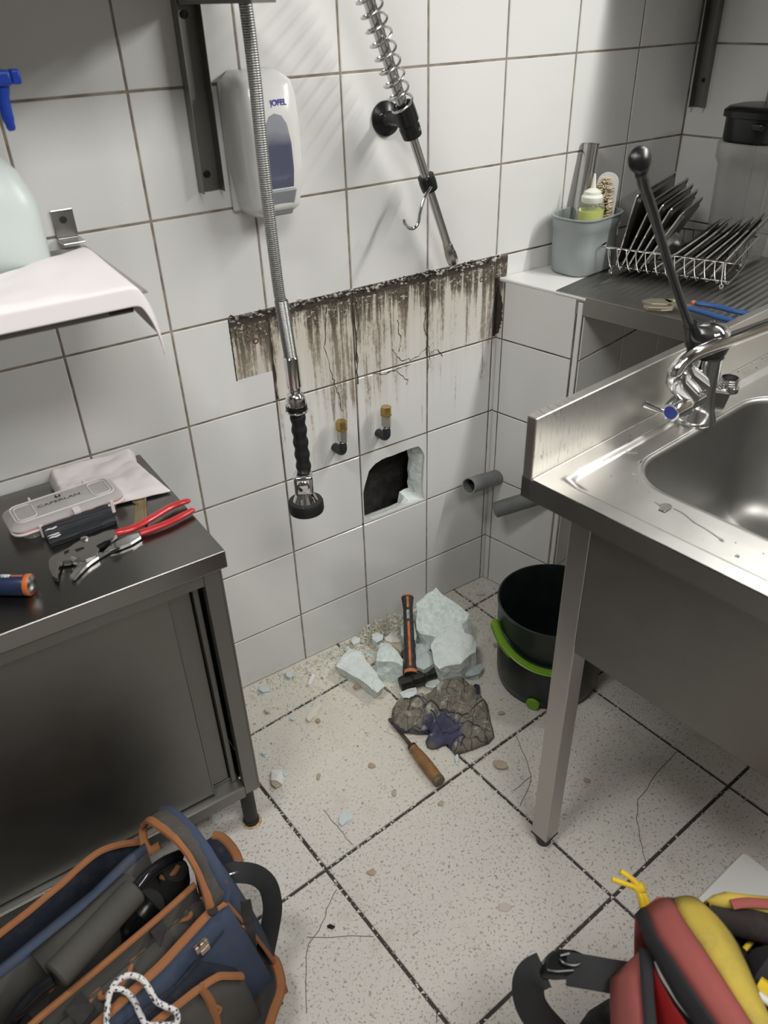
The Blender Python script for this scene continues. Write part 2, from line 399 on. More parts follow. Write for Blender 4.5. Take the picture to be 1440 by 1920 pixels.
cav = MB().box((HX0-.06, .15, .28), (HX1+.05, .16, .62)).box((HX0-.07, .045, .28), (HX0-.06, .16, .62)).box((HX1+.05, .045, .28), (HX1+.06, .16, .62)) \
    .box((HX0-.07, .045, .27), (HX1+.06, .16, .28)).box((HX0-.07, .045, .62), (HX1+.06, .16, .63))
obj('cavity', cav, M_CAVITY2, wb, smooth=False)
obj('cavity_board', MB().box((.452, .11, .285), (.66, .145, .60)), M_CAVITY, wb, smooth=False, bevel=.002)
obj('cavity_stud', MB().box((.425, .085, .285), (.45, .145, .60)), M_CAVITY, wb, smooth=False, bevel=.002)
# flaking joint along the line where the splash-back was removed
random.seed(8)
flk = MB(); flw = MB()
for k in range(330):
    x = random.uniform(.12, .805); z = .9545 + random.gauss(-.004, .0035)
    s_ = random.uniform(.001, .0035); (flk if random.random() < .6 else flw).add([(x-s_*2, -.0004, z), (x, -.003-random.random()*.002, z+s_), (x+s_*2, -.0004, z-s_*.4), (x, -.0004, z-s_), (x-s_*.5, -.0005, z+s_*1.3)], [(0,1,4),(1,2,4),(0,3,1),(1,3,2)])
o = obj('old_sealant', flk, mat('old_sealant_dark', (.06, .05, .04), .9), wb, smooth=False, fix=False, kind='stuff')
o = obj('sealant_crumb', flw, mat('sealant_white', (.72, .70, .64), .8), wb, smooth=False, fix=False, kind='stuff')
for k, (x, z) in enumerate([(.167, .897), (.752, .909)]):
    obj('wall_plug', MB().lathe([(.0062, 0), (.0068, .0012), (.004, .0018), (.003, -.004)], 14, (x, .001, z), (0, -1, 0)), mat('plug_%d' % k, (.12, .04, .05), .7), wb)
# right wall
aw = R_(98.2); wd = Vector((math.cos(aw), math.sin(aw), 0))          # direction towards the back corner
wn = Vector((-math.cos(aw-math.pi/2), -math.sin(aw-math.pi/2), 0))   # faces the room
Mr = frame((1.391, 0, 0), x=-wd, z=(0, 0, 1))                        # local x runs toward the viewer, local -y faces room?
if (Mr.to_3x3() @ Vector((0, 1, 0))).dot(wn) > 0: Mr = Mr @ Matrix.Diagonal((1, -1, 1, 1))
wr = obj('wall_right', MB(Mr).box((-.02, .0016, -.02), (3.0, .08, 2.62)), M_GROUT, smooth=False); wr['kind'] = 'structure'
for i in range(0, 6):
    for k in range(-2, 3):
        put_tile(full, M_TILE, wr, Mr @ Matrix.Translation((i*TW+gap/2-.03*(0), 0, 1.354-(k+1)*TH+gap/2)))
# boxing in the corner below the ledge
ab = R_(102.6); bd = Vector((-math.cos(ab), -math.sin(ab), 0)); bx = Vector((-bd.y, bd.x, 0)) # bd toward viewer, bx to the right
if bx.x < 0: bx = -bx
BO = Vector((.806, 0, 0)); BL = .236
def bl(u, v, z): return BO + bx*u + bd*v + Vector((0, 0, z))
LT = .9
Mb = frame(BO, x=bd, z=(0, 0, 1)); 
if (Mb.to_3x3() @ Vector((0, 1, 0))).dot(bx) < 0: Mb = Mb @ Matrix.Diagonal((1, -1, 1, 1))
poly = [bl(.0016, .002, 0), bl(.0016, BL-.002, 0), bl(.75, BL-.002, 0), Vector((1.39, 0, 0))]
wx = obj('wall_boxing', MB().prism([(p.x, p.y) for p in poly], 0, LT-.006), M_GROUT, smooth=False); wx['kind'] = 'structure'
narrow = tile_mesh(.016-.002, TH-gap, .008, .0008); narrow.materials.append(M_TILE_S)
wide = tile_mesh(TW-gap, TH-gap, .008); wide.materials.append(M_TILE)
narl = tile_mesh(.016-.002, .154-gap, .008, .0008); narl.materials.append(M_TILE)
widel = tile_mesh(TW-gap, .154-gap, .008); widel.materials.append(M_TILE)
nart = tile_mesh(.016-.002, .14, .008, .0008); nart.materials.append(M_TILE_S)
widet = tile_mesh(TW-gap, .14, .008); widet.materials.append(M_TILE)
trimt = tile_mesh(.012, .888, .008, .0015); trimt.materials.append(M_WHITE)
for k in range(3, 7):
    z0 = 1.354-(k+1)*TH
    for (me, x0) in ((narrow, .002), (wide, .019)):
        if k == 6: me = narl if me is narrow else widel; z0 = 0
        put_tile(me, M_TILE, wx, Mb @ Matrix.Translation((x0, 0, z0+gap/2)))
put_tile(nart, M_TILE, wx, Mb @ Matrix.Translation((.002, 0, .7555))); put_tile(widet, M_TILE, wx, Mb @ Matrix.Translation((.019, 0, .7555)))
o = put_tile(trimt, M_WHITE, wx, Mb @ Matrix.Translation((.2195, -.001, .002)), 'corner_trim')
# front face of the boxing, in shade under the drainer
Mf = frame(BO + bd*BL, x=bx, z=(0, 0, 1))
if (Mf.to_3x3() @ Vector((0, 1, 0))).dot(bd) > 0: Mf = Mf @ Matrix.Diagonal((1, -1, 1, 1))
for i in range(3):
    for k in range(3, 7):
        put_tile(full if k < 6 else low, M_TILE, wx, Mf @ Matrix.Translation((i*TW+.004, 0, (1.354-(k+1)*TH if k < 6 else 0)+gap/2)))
    put_tile(widet, M_TILE, wx, Mf @ Matrix.Translation((i*TW+.004, 0, .7555)))
# ledge tile and its white edge trim
lp = [bl(.006, .0035, 0), bl(.006, .1585, 0), bl(.565, .1585, 0), Vector((1.385, -.001, 0))]
led = obj('ledge_tile', MB().prism([(p.x, p.y) for p in lp], LT-.006, LT+.0035), M_TILE, wx, smooth=False, bevel=.0008)
obj('ledge_trim', MB().tube([bl(.004, .003, LT-.001), bl(.004, BL, LT-.001)], .0052, 10), M_WHITE, wx)
obj('black_mould', MB().box((.7965, -.0012, .76), (.8035, .001, .905)), mat('mould', (.02, .018, .015), .9, var=.4), wx, smooth=False)
def mould_mat():
    t = NT('mould_patch'); v = t.pos(world=True); b = t.b
    n = t.noise(v, 55, 5, .7)
    t.l(t.mix(n, (.015, .013, .011), (.09, .07, .045)), b.inputs['Base Color']); b.inputs['Roughness'].default_value = .9
    t.bump(n, .8, .003); return t.m
M_MOULD = mould_mat()
random.seed(21); mp = []
def strip(x0f, x1f, z0, z1, nseg, jit):
    L, Rr = [], []
    for k in range(nseg+1):
        z = z0+(z1-z0)*k/nseg
        L.append(Mb @ Vector((x0f+random.uniform(-jit, jit)*.3, -.0016-random.random()*.0012, z))); Rr.append(Mb @ Vector((x1f(k/nseg)+random.uniform(-jit, jit), -.0008, z)))
    return L, Rr
a, b = strip(.0005, lambda t: .002+.013*math.sin(math.pi*min(1, t*1.1))**.5, .765, .885, 26, .003)
obj('mould_growth', MB().loft(a, b, 2), M_MOULD, wx, solid=.0006, smooth=False)
# floor
FO = (-.0587, -.5526); FT = .082658
wf = obj('floor', MB().box((-1.7, -2.7, -.06), (1.9, .02, -.0045)), M_JOINT, smooth=False); wf['kind'] = 'structure'
fm = tile_mesh(.4-.0072, .4-.0072, .01, .0012); fm.transform(Matrix.Rotation(-math.pi/2, 4, 'X') @ Matrix.Identity(4)); fm.materials.append(M_FLOOR)
for i in range(-3, 4):
    for j in range(-3, 5):
        M_ = Matrix.Translation((*FO, 0)) @ Matrix.Rotation(FT, 4, 'Z') @ Matrix.Translation((i*.4+.0036, -j*.4-.4+.0036, -random.uniform(0, .0003))) 
        c_ = M_ @ Vector((.2, .2, 0))
        if c_.y > .28 or c_.x > 1.9 or c_.x < -1.5 or c_.y < -2.0: continue
        o = bpy.data.objects.new('tile', fm); C.objects.link(o); o.parent = wf; o.matrix_basis = M_
# the fm mesh: make sure its bevelled face looks up
zs = [v.co.z for v in fm.vertices]; ys = [v.co.y for v in fm.vertices]
M_CRACK = mat('crack', (.14, .12, .10), .9)
def crack(pl, wdt=.0007):
    pts = [at(x, y, .0004) for x, y in pl]; out = []
    for k, p in enumerate(pts):
        out.append(p)
        if k < len(pts)-1:
            for s_ in (.33, .66): q = p.lerp(pts[k+1], s_); out.append(q + Vector((random.uniform(-1,1), random.uniform(-1,1), 0))*.0025)
    obj('crack', MB().tube(out, wdt, 4, flat=.35, up=(0,0,1)), M_CRACK, wf, smooth=False)
for pl in [[(966,1378),(985,1420),(996,1455),(990,1480),(975,1512)], [(996,1455),(962,1483)], [(1268,1410),(1240,1440),(1220,1465),(1195,1500),(1193,1535),(1205,1590),(1212,1618)],
           [(606,1518),(632,1548),(648,1572),(662,1584)], [(631,1668),(612,1705),(598,1745),(578,1772),(573,1840),(575,1900)], [(575,1757),(700,1756)], [(818,1918),(819,1900)]]: crack(pl)
M_CR2 = mat('wall_crack', (.05, .04, .03), .95)
random.seed(31)
def wcrack(pl, wdt=.0007):
    pts = [aty(x, y, -.0006) for x, y in pl]; out = []
    for k, p in enumerate(pts):
        out.append(p)
        if k < len(pts)-1:
            for s_ in (.2, .4, .6, .8): out.append(p.lerp(pts[k+1], s_) + Vector((random.gauss(0, .0016), 0, random.gauss(0, .0016))))
    obj('crack', MB().tube(out, [wdt*random.uniform(.4, 1.6) for _ in out], 5, flat=.5, up=(0, 1, 0)), M_CR2, wb, smooth=False)
for pl in [[(612,575),(610,620),(611,660),(622,700),(628,722)], [(628,722),(636,742),(643,770)], [(735,655),(752,676),(775,672),(798,655),(803,640)], [(720,700),(742,694),(765,712),(763,722)], [(700,700),(725,702),(748,690),(770,683)],
           [(797,545),(800,580),(795,610),(802,640)], [(666,560),(672,600),(668,640),(672,680)], [(745,600),(752,640),(748,660)], [(803,640),(806,665),(802,700)], [(808,660),(820,655),(830,668)]]: wcrack(pl)
wcrack([(661,548),(664,600),(668,660),(671,720)], .0016); wcrack([(803,515),(802,560),(801,620),(801,668)], .0016); wcrack([(500,585),(508,640),(516,700),(521,748)], .0016)
# room shell out of frame (gives the steel something to reflect)
M_CEIL = mat('ceiling_paint', (.42, .41, .40), .8); M_SHELL = mat('far_wall_paint', (.20, .195, .185), .6)
for nm, a, b, m in (('ceiling', (-1.7, -2.7, 2.62), (1.9, .1, 2.70), M_CEIL), ('wall_left', (-1.78, -2.7, -.06), (-1.7, .1, 2.7), M_SHELL), ('wall_front', (-1.7, -2.78, -.06), (1.9, -2.7, 2.7), M_SHELL)):
    o = obj(nm, MB().box(a, b), m, smooth=False); o['kind'] = 'structure'
# ================================================================ stainless cabinet on the left
TZ = .73
t = thing('work_cabinet', 'low stainless steel cabinet with sliding doors on black legs against the tiled wall', 'cabinet', (-.6, -.2, 0))
X0, X1, YF = -1.25, -.1025, -.402
top = MB().prism([(X0, YF), (X1, YF), (X1-.006, -.004), (X0, -.004)], TZ-.034, TZ)
obj('worktop', top, M_STEEL_T, t, smooth=False, bevel=.0022, seg=3)
PX = -.103
obj('upper_rail', MB().box((X0+.02, -.392, TZ-.062), (PX-.0405, -.375, TZ-.034)).box((X0+.02, -.3915, TZ-.062), (PX-.0405, -.376, TZ-.057)), M_STEEL_D, t, smooth=False, bevel=.001)
obj('corner_post', MB().box((PX-.040, -.391, .125), (PX-.012, -.372, TZ-.034)).box((PX-.012, -.391, .125), (PX-.0105, -.01, TZ-.034)), M_STEEL_D, t, smooth=False, bevel=.001)
obj('end_panel', MB().box((PX-.0104, -.39, .125), (PX-.008, -.012, TZ-.034)), M_STEEL_D, t, smooth=False)
obj('lower_rail', MB().box((X0+.02, -.391, .118), (PX-.0405, -.388, .147)).box((X0+.02, -.388, .143), (PX-.0405, -.33, .147)).box((X0+.02, -.355, .147), (PX-.0405, -.353, .150)), M_STEEL_D, t, smooth=False, bevel=.0008)
d1 = obj('door', MB().box((X0+.02, -.3735, .152), (PX-.098, -.368, TZ-.05)).box((PX-.10, -.3745, .152), (PX-.096, -.352, TZ-.05)), M_STEEL_D, t, smooth=False, bevel=.001)
obj('door_guide', MB().box((-.55, -.386, .1472), (-.30, -.372, .1487)), M_STEEL_D, t, smooth=False)
d2 = obj('door', MB().box((-.62, -.354, .152), (PX-.058, -.349, TZ-.05)), M_STEEL_D, t, smooth=False, bevel=.001)
obj('inner_upright', MB().box((PX-.056, -.366, .148), (PX-.046, -.345, TZ-.05)), M_STEEL_D, t, smooth=False, bevel=.001)
obj('cabinet_back', MB().box((X0+.02, -.02, .125), (PX-.012, -.01, TZ-.034)).box((X0+.02, -.34, .12), (PX-.012, -.01, .125)), M_STEEL_D, t, smooth=False)
for (lx, ly) in ((-.1345, -.3635), (-.1345, -.04), (-1.2, -.3635)):
    leg = obj('leg', MB().lathe([(.0165, 0), (.0165, .01), (.0150, .012), (.0150, .125)], 24, (lx, ly, 0)), M_RUBBER, t)
rust = obj('rust_ring', MB().lathe([(.0001, .0004), (.0175, .0006), (.0195, .0005), (.021, .0002)], 28, (-.1342, -.3655, 0)), mat('rusty_stain', (.45, .33, .18), .9, var=.5, vscale=120), wf, smooth=False)
# ---- things on the cabinet
def cloth(name, outline_fn, nu, nv, m, label, cat, loc, thick=.003, sub=1):
    o = obj(name, MB().grid(outline_fn, nu, nv), m, None, loc=loc, solid=thick, sub=sub, ang=180, fix=False)
    return tag(o, label, cat)
from mathutils import noise as NZ
def fold(u, v, s=3, seed=0): return NZ.noise(Vector((u*s+seed, v*s, seed*.7)))
M_TOWEL = mat('white_towel', (.74, .69, .695), .95, bump=.25, bscale=900, bd=.0008)
M_TOWEL2 = mat('pinkish_white_towel', (.70, .66, .665), .95, bump=.25, bscale=900, bd=.0008)
def towel_table(u, v):
    # corners: back left, back right, front right, front left
    bl_, br_, fr_, fl_ = Vector((-.287, -.022, 0)), Vector((-.140, -.012, 0)), Vector((-.110, -.182, 0)), Vector((-.285, -.155, 0))
    p = (bl_*(1-u)+br_*u)*(1-v) + (fl_*(1-u)+fr_*u)*v
    if v < .3: p.x += .028*math.sin(math.pi*u)**2*0 + (.02*u*(1-v/.3))
    h = .020*(1-v)**.7 + .006 + .005*abs(fold(u*1.4, v*2.6, 3, 2)) + .006*max(0, math.sin(7*v+4*u))*(1-v)
    h += .004*math.sin(18*(v-.35*u))*(1-.6*v)*.5
    e = min(u, 1-u, v, 1-v)*14
    p.z = TZ+.002 + h*min(1, .25+e)
    return p
cloth('folded_towel', towel_table, 40, 30, M_TOWEL, 'white folded towel lying at the back of the cabinet top against the wall', 'towel', (-.2, -.08, TZ), .003)
# clear tackle box
def clear(name, col, a, rough=.15):
    t_ = NT(name); b = t_.b; b.inputs['Base Color'].default_value = (*col, 1); b.inputs['Roughness'].default_value = rough
    b.inputs['Alpha'].default_value = a; b.inputs['IOR'].default_value = 1.45; t_.m.blend_method = 'BLEND' if hasattr(t_.m, 'blend_method') else None; return t_.m
M_CLEAR = clear('clear_plastic', (.80, .78, .77), .36)
M_CLEAR_RIM = clear('clear_plastic_rim', (.86, .80, .79), .78)
M_SEAL = mat('pink_seal', (.66, .30, .28), .5)
c0 = Vector((-.287, -.1468, TZ)); ang = R_(2.5)
F = frame(c0, ang)
t = thing('tackle_box', 'clear plastic tackle box with pink seal and black brand print on its lid', 'box', tuple(c0))
def rrect(w_, d_, r, n=6, ox=0, oy=0):
    out = []
    for sx, sy, a0 in ((1, 1, 0), (-1, 1, 90), (-1, -1, 180), (1, -1, 270)):
        for k in range(n+1):
            a = R_(a0+90*k/n); out.append((ox+sx*(w_/2-r)+r*math.cos(a), oy+sy*(d_/2-r)+r*math.sin(a)))
    return out
W_, D_ = .190, .086
def shell(mb, w0, d0, z0, w1, d1, z1, r=.016, th=.0016, floor=True, topo=False):
    A, B = rrect(w0, d0, r), rrect(w1, d1, r); A2, B2 = rrect(w0-2*th, d0-2*th, r-th), rrect(w1-2*th, d1-2*th, r-th); n = len(A)
    zi = z0+(th if floor else 0)
    vs = [(x, y, z0) for x, y in A]+[(x, y, z1) for x, y in B]+[(x, y, zi) for x, y in A2]+[(x, y, z1) for x, y in B2]
    fs = []
    for i in range(n):
        j = (i+1) % n; fs += [(i, j, n+j, n+i), (2*n+j, 2*n+i, 3*n+i, 3*n+j), (n+i, n+j, 3*n+j, 3*n+i)]
    if floor: fs += [tuple(range(n))[::-1], tuple(range(2*n, 3*n))]
    return mb.add(vs, fs)
b1 = obj('tray', shell(MB(F), W_-.03, D_-.022, .0005, W_-.012, D_-.008, .020), M_CLEAR, t, smooth=True)
for k in range(-2, 3):
    obj('divider', MB(F).box((k*.032-.0008, -D_/2+.008, .002), (k*.032+.0008, D_/2-.008, .021)), M_CLEAR, t, smooth=False)
obj('seal', MB(F).tube([(*p, .0225) for p in rrect(W_-.008, D_-.004, .015)], .0017, 8, closed=True), M_SEAL, t)
obj('rim', MB(F).tube([(*p, .0195) for p in rrect(W_-.002, D_+.002, .017)], .0022, 8, closed=True), M_CLEAR_RIM, t)
lid = MB(F); A = rrect(W_, D_, .018); B = rrect(W_-.02, D_-.02, .014); n_ = len(A)
lid.prism(A, .0245, .026, A); lid.prism(A, .026, .034, B)
ld = obj('lid', lid, M_CLEAR, t)
obj('lid_ridge', MB(F).tube([(*p, .0345) for p in rrect(W_-.024, D_-.026, .013)], .0013, 8, closed=True), M_CLEAR_RIM, ld)
obj('lid_ridge', MB(F).tube([(*p, .0343) for p in rrect(.03, D_-.04, .008, ox=-W_/2+.032)], .0011, 8, closed=True), M_CLEAR_RIM, ld)
obj('lid_ridge', MB(F).tube([(*p, .0343) for p in rrect(.03, D_-.04, .008, ox=W_/2-.032)], .0011, 8, closed=True), M_CLEAR_RIM, ld)
obj('latch', MB(F).box((-.006+.01, -D_/2-.004, .008), (.006+.01, -D_/2-.0015, .031)).box((.004, -D_/2-.003, .029), (.016, -D_/2+.010, .0335)), M_CLEAR_RIM, t, smooth=False, bevel=.001)
for sx in (-.045, .05):
    obj('hinge', MB(F).box((sx-.002, D_/2-.002, .018), (sx+.002, D_/2+.005, .033)), M_CLEAR_RIM, t, smooth=False, bevel=.0008)
for sx in (-.052, .068):
    obj('side_clip', MB(F).box((sx-.003, -D_/2-.004, .004), (sx+.003, -D_/2-.001, .028)), M_CLEAR_RIM, t, smooth=False, bevel=.0008)
M_INK = mat('black_ink', (.02, .02, .02), .5)
text('lettering', 'CAPERLAN', .0105, M_INK, t, F @ frame((-.005, .002, .0347)), .0001, fit=.072)
text('logo_mark', 'E', .008, M_WHITE, t, F @ frame((-.003, .0177, .0352)), .0001)
obj('logo_patch', MB(F).box((-.0075, .0135, .0344), (.0015, .0215, .0350)), M_INK, t, smooth=False)
# black folded sleeve of bits in front of the tackle box
Fs = frame(c0 + Vector((.007, -.057, 0)), ang)
t = thing('rubber_sleeve', 'black ribbed roll with white marks in front of the clear tackle box', 'roll', tuple(Fs.translation))
mb = MB(Fs); L_ = .112
prof = [(-.022, .001), (-.024, .010), (-.018, .014), (-.010, .013), (-.004, .018), (.004, .022), (.0105, .026), (.0115, .001)]
vs = []
for k in range(13):
    x = -L_/2+L_*k/12; 
    for (y, z) in prof: vs.append((x, y+random.uniform(-.0006, .0006), z+random.uniform(-.0006, .0006)*(z > .002)))
m_ = len(prof); fs = [(k*m_+i, k*m_+(i+1) % m_, (k+1)*m_+(i+1) % m_, (k+1)*m_+i) for k in range(12) for i in range(m_)] + [tuple(range(m_)), tuple(range(12*m_, 13*m_))[::-1]]
obj('roll_body', mb.add(vs, fs), mat('black_ribbed', (.014, .016, .02), .55, bump=.5, bscale=240, stretch=(.05, 1, 1), bd=.003), t, ang=60)
for k, (y, z) in enumerate(((-.0015, .0225), (-.0085, .0148), (-.0155, .0146))):
    obj('white_mark', MB(Fs @ Matrix.Translation((-L_/2+.012, y, z))).prism([(-.010, 0), (-.004, .0032), (.002, .0008), (.008, .003), (.010, -.0005), (.002, -.0032), (-.003, -.001)], 0, .0006), M_WHITE, t, smooth=False)
# brass plate
p0 = Vector((-.178, -.205, TZ))
Fb = frame(p0, R_(72))
t = thing('brass_square', 'flat brass square sticking out between the tackle box and the towel', 'tool', tuple(p0))
obj('blade', MB(Fb).prism([(-.05, -.013), (.050, -.013), (.055, .010), (.03, .012), (.022, .006), (-.05, .010)], .0004, .0028), M_BRASS_D, t, smooth=False, bevel=.0005)
obj('raised_edge', MB(Fb).box((-.05, -.013, .0028), (.052, -.0095, .0046)), M_BRASS_D, t, smooth=False, bevel=.0004)
obj('stud', MB(Fb).lathe([(.0028, .0026), (.0028, .0045), (.001, .0055)], 12, (.02, .001, 0)), M_BRASS, t)
# pliers wrench
def pp(x, y, h=.006): return at(x, y, TZ+h)
t = thing('pliers_wrench', 'chrome adjustable pliers wrench with red dipped handles on the cabinet top', 'pliers', tuple(pp(200, 1030, 0)))
M_RED = mat('red_grip', (.45, .022, .025), .28, coat=.4)
def smoothpts(pts, k=4):
    pts = [Vector(p) for p in pts]; out = []
    for i in range(len(pts)-1):
        p0, p1, p2, p3 = pts[max(i-1, 0)], pts[i], pts[i+1], pts[min(i+2, len(pts)-1)]
        for s in range(k):
            u = s/k; out.append(.5*((2*p1)+(-p0+p2)*u+(2*p0-5*p1+4*p2-p3)*u*u+(-p0+3*p1-3*p2+p3)*u**3))
    return out+[pts[-1]]
h1 = smoothpts([pp(216, 1000, .010), pp(250, 990, .011), pp(290, 968, .011), pp(325, 948, .010), pp(357, 938, .010)])
h2 = smoothpts([pp(262, 1000, .009), pp(290, 990, .0085), pp(320, 978, .0085), pp(345, 965, .0085), pp(364, 955, .0085)])
obj('grip', MB().tube(h1, [.0065]+[.0078]*4+[.0072]*8+[.0062]*3+[.003], 12, flat=.75), M_RED, t)
obj('grip', MB().tube(h2, [.0060]+[.0070]*4+[.0068]*8+[.0060]*3+[.003], 12, flat=.75), M_RED, t)
def plate(poly, h0, h1_, m, name, bv=.0008):
    q = [pp(x, y, h1_) for x, y in poly]
    return obj(name, MB().prism([(p.x, p.y) for p in q], TZ+h0, TZ+h1_), m, t, smooth=False, bevel=bv)
plate([(91,1052),(96,1043),(110,1036),(128,1027),(140,1018),(160,1008),(178,1004),(196,996),(214,992),(219,1000),(205,1012),(182,1022),(186,1030),(180,1040),(160,1048),(146,1046),(134,1044),(132,1050),(122,1052),(113,1053),(108,1070),(107,1084),(98,1080),(92,1066)], .004, .013, M_CHROME_D, 'fixed_jaw')
plate([(134,1052),(136,1046),(160,1045),(178,1040),(192,1034),(205,1022),(222,1012),(245,1002),(262,998),(264,1004),(245,1016),(226,1024),(205,1030),(184,1042),(172,1050),(162,1058),(150,1070),(138,1083),(131,1080),(140,1066),(148,1055)], .002, .009, M_CHROME, 'movable_jaw')
plate([(180,1024),(196,1014),(206,1012),(198,1020),(190,1028)], .013, .0136, M_BLACK, 'slot', 0); plate([(140,1030),(156,1025),(158,1028),(144,1034)], .013, .0136, M_BLACK, 'slot', 0)
plate([(120,1034),(130,1030),(128,1035),(120,1039)], .013, .0136, M_BLACK, 'slot', 0)
plate([(206,1034),(222,1026),(226,1028),(210,1038)], .009, .0096, M_BLACK, 'slot', 0)
obj('pivot', MB().lathe([(.006, .013), (.006, .0155), (.0042, .0165)], 20, tuple(pp(162, 1023, 0))), M_CHROME, t); 
for k in range(6): obj('tooth', MB(frame(pp(186+k*4, 1022-k*1.8, .0138), .4)).box((-.0005, -.0025, 0), (.0005, .0025, .001)), M_BLACK, t, smooth=False)
# torch / driver handle lying at the left edge of the photo
t = thing('tool_handle', 'blue and orange tool handle with domed metal cap at the cabinet left edge', 'tool', tuple(at(30, 1097, TZ)))
ax0 = at(58, 1096, TZ+.017); ax1 = at(-60, 1098, TZ+.016); dr = (ax1-ax0).normalized(); dr.z = 0; dr.normalize(); ax0.z = TZ+.0168
M_NAVY = mat('navy_plastic', (.016, .026, .07), .35); M_OR = mat('orange_plastic', (.52, .13, .03), .4)
obj('grip', MB().lathe([(.0155, .006), (.0166, .012), (.0160, .04), (.0150, .08), (.0160, .14)], 32, ax0, dr), M_NAVY, t)
obj('collar', MB().lathe([(.0150, -.001), (.0168, .001), (.0168, .006), (.0150, .0075)], 32, ax0, dr), M_OR, t)
obj('cap', MB().lathe([(.001, -.0062), (.006, -.0055), (.011, -.0035), (.0145, -.0008), (.0150, .001)], 28, ax0, dr, cap=True), M_CHROME_D, t)
sd = Vector((0, 0, 1)).cross(dr); 
topc = ax0+dr*.020+Vector((0, 0, .0165))
obj('stripe', MB(frame(topc, 0, x=dr, z=(0, 0, 1))).box((-.012, -.0012, -.001), (.006, .0012, .0008)), M_OR, t, smooth=False)
obj('dark_pad', MB().tube([ax0+dr*.01-sd*0+Vector((0,0,0)), ax0+dr*.13], .0158, 20), M_BLACK, t) if False else None
text('lettering', 'DEXTER', .0085, M_WHITE, t, frame(ax0+dr*.043-Vector((0,0,0))+Vector((0, 0, .0166)), 0, x=-dr, z=(0, 0, 1)), .0004, fit=.03, shear=.3, bold=.0002)

# ================================================================ wall-hung sink unit on the right
SO = Vector((.2865, -.665, 0)); sa = R_(6.8)
Fk = Matrix.Translation(SO) @ Matrix.Rotation(sa, 4, 'Z') @ Matrix.Diagonal((1, -1, 1, 1))   # local x along the wall, local y toward the viewer
def k3(u, v, z): return Fk @ Vector((u, v, z))
t = thing('sink_unit', 'free-standing stainless steel sink unit with backsplash and square legs', 'sink', tuple(SO))
SL, SW, SZ = 1.15, .72, .862
b1_, b2_ = MB(Fk), None
back = MB(Fk).box((0, 0, .825), (SL, .018, .9625)).box((.002, .018, .857), (SL, .022, .8625))
def splash_mat():
    t_ = NT('streaked_backsplash_steel'); b = t_.b; b.inputs['Metallic'].default_value = 1; v = t_.pos(world=True)
    s_ = t_.new('ShaderNodeSeparateXYZ'); t_.l(v, s_.inputs[0]); x, z = s_.outputs[0], s_.outputs[2]
    c_ = t_.new('ShaderNodeCombineXYZ'); t_.l(t_.math('ADD', t_.math('MULTIPLY', x, 60), t_.math('MULTIPLY', t_.noise(v, 45, 2), .5)), c_.inputs[0]); t_.l(t_.math('MULTIPLY', z, 7), c_.inputs[2])
    n = t_.noise(c_.outputs[0], 1.6, 2); near = t_.math('MULTIPLY_ADD', x, -5, 2.4, clamp=True)
    n3 = t_.math('ABSOLUTE', t_.math('SUBTRACT', n, .5)); ln = t_.math('MULTIPLY', t_.math('MULTIPLY', t_.math('LESS_THAN', n3, .012), near), t_.math('GREATER_THAN', x, .2895))
    t_.l(t_.mix(t_.math('MULTIPLY', ln, .7), (.60, .585, .55), (.24, .20, .16)), b.inputs['Base Color']); t_.l(t_.math('MULTIPLY_ADD', t_.noise(v, 7, 4), .25, .24), b.inputs['Roughness']); return t_.m
obj('backsplash', back, splash_mat(), t, smooth=False, bevel=.0025, seg=3)
fas = MB(Fk).box((0, 0, .8255), (.0018, SW, SZ-.002)).box((0, SW-.002, .8255), (SL, SW, SZ-.002)).box((0, 0, .8255), (SL, .002, SZ)).box((.0018, .0, .8255), (.012, SW, .8268))
obj('apron', fas, M_STEEL_D, t, smooth=False)
# deck with a raised rim, a recess and an opening for the bowl, sampled on a grid
def sdf_rr(x, y, cx_, cy_, hx, hy, r):
    dx, dy = abs(x-cx_)-(hx-r), abs(y-cy_)-(hy-r)
    return math.hypot(max(dx, 0), max(dy, 0)) + min(max(dx, dy), 0) - r
def rim_z(u, v):
    d = sdf_rr(u, v, .032+.50, .052+.24, .50, .24, .03)     # recess outline
    t_ = min(1, max(0, (-d+.004)/.010)); return SZ - .008*(t_*t_*(3-2*t_))
bcx, bcy, bhx, bhy, br_ = .122+.22, .088+.20, .22, .20, .085
def rr_pt(cx_, cy_, hx, hy, r, th):
    # point on rounded rectangle boundary at parameter th in [0,1)
    c_ = rrect(2*hx, 2*hy, r, 10, cx_, cy_); n = len(c_); f = th*n; i = int(f) % n; q = f-int(f); a, b = c_[i], c_[(i+1) % n]
    return (a[0]+(b[0]-a[0])*q, a[1]+(b[1]-a[1])*q)
inner = rrect(2*bhx, 2*bhy, br_, 14, bcx, bcy); N = len(inner)
outer = []
for (x, y) in inner:                      # ray from the bowl centre to the deck edge
    dx, dy = x-bcx, y-bcy; s_ = 1e9
    if dx > 0: s_ = min(s_, (SL-.001-bcx)/dx)
    if dx < 0: s_ = min(s_, (.0012-bcx)/dx)
    if dy > 0: s_ = min(s_, (SW-.001-bcy)/dy)
    if dy < 0: s_ = min(s_, (.0195-bcy)/dy)
    outer.append((bcx+dx*s_, bcy+dy*s_))
for cxy in ((.0012, .0195), (SL-.001, .0195), (.0012, SW-.001), (SL-.001, SW-.001)):
    k = min(range(N), key=lambda i: math.hypot(outer[i][0]-cxy[0], outer[i][1]-cxy[1])); outer[k] = cxy
fine_in, fine_out = [], []
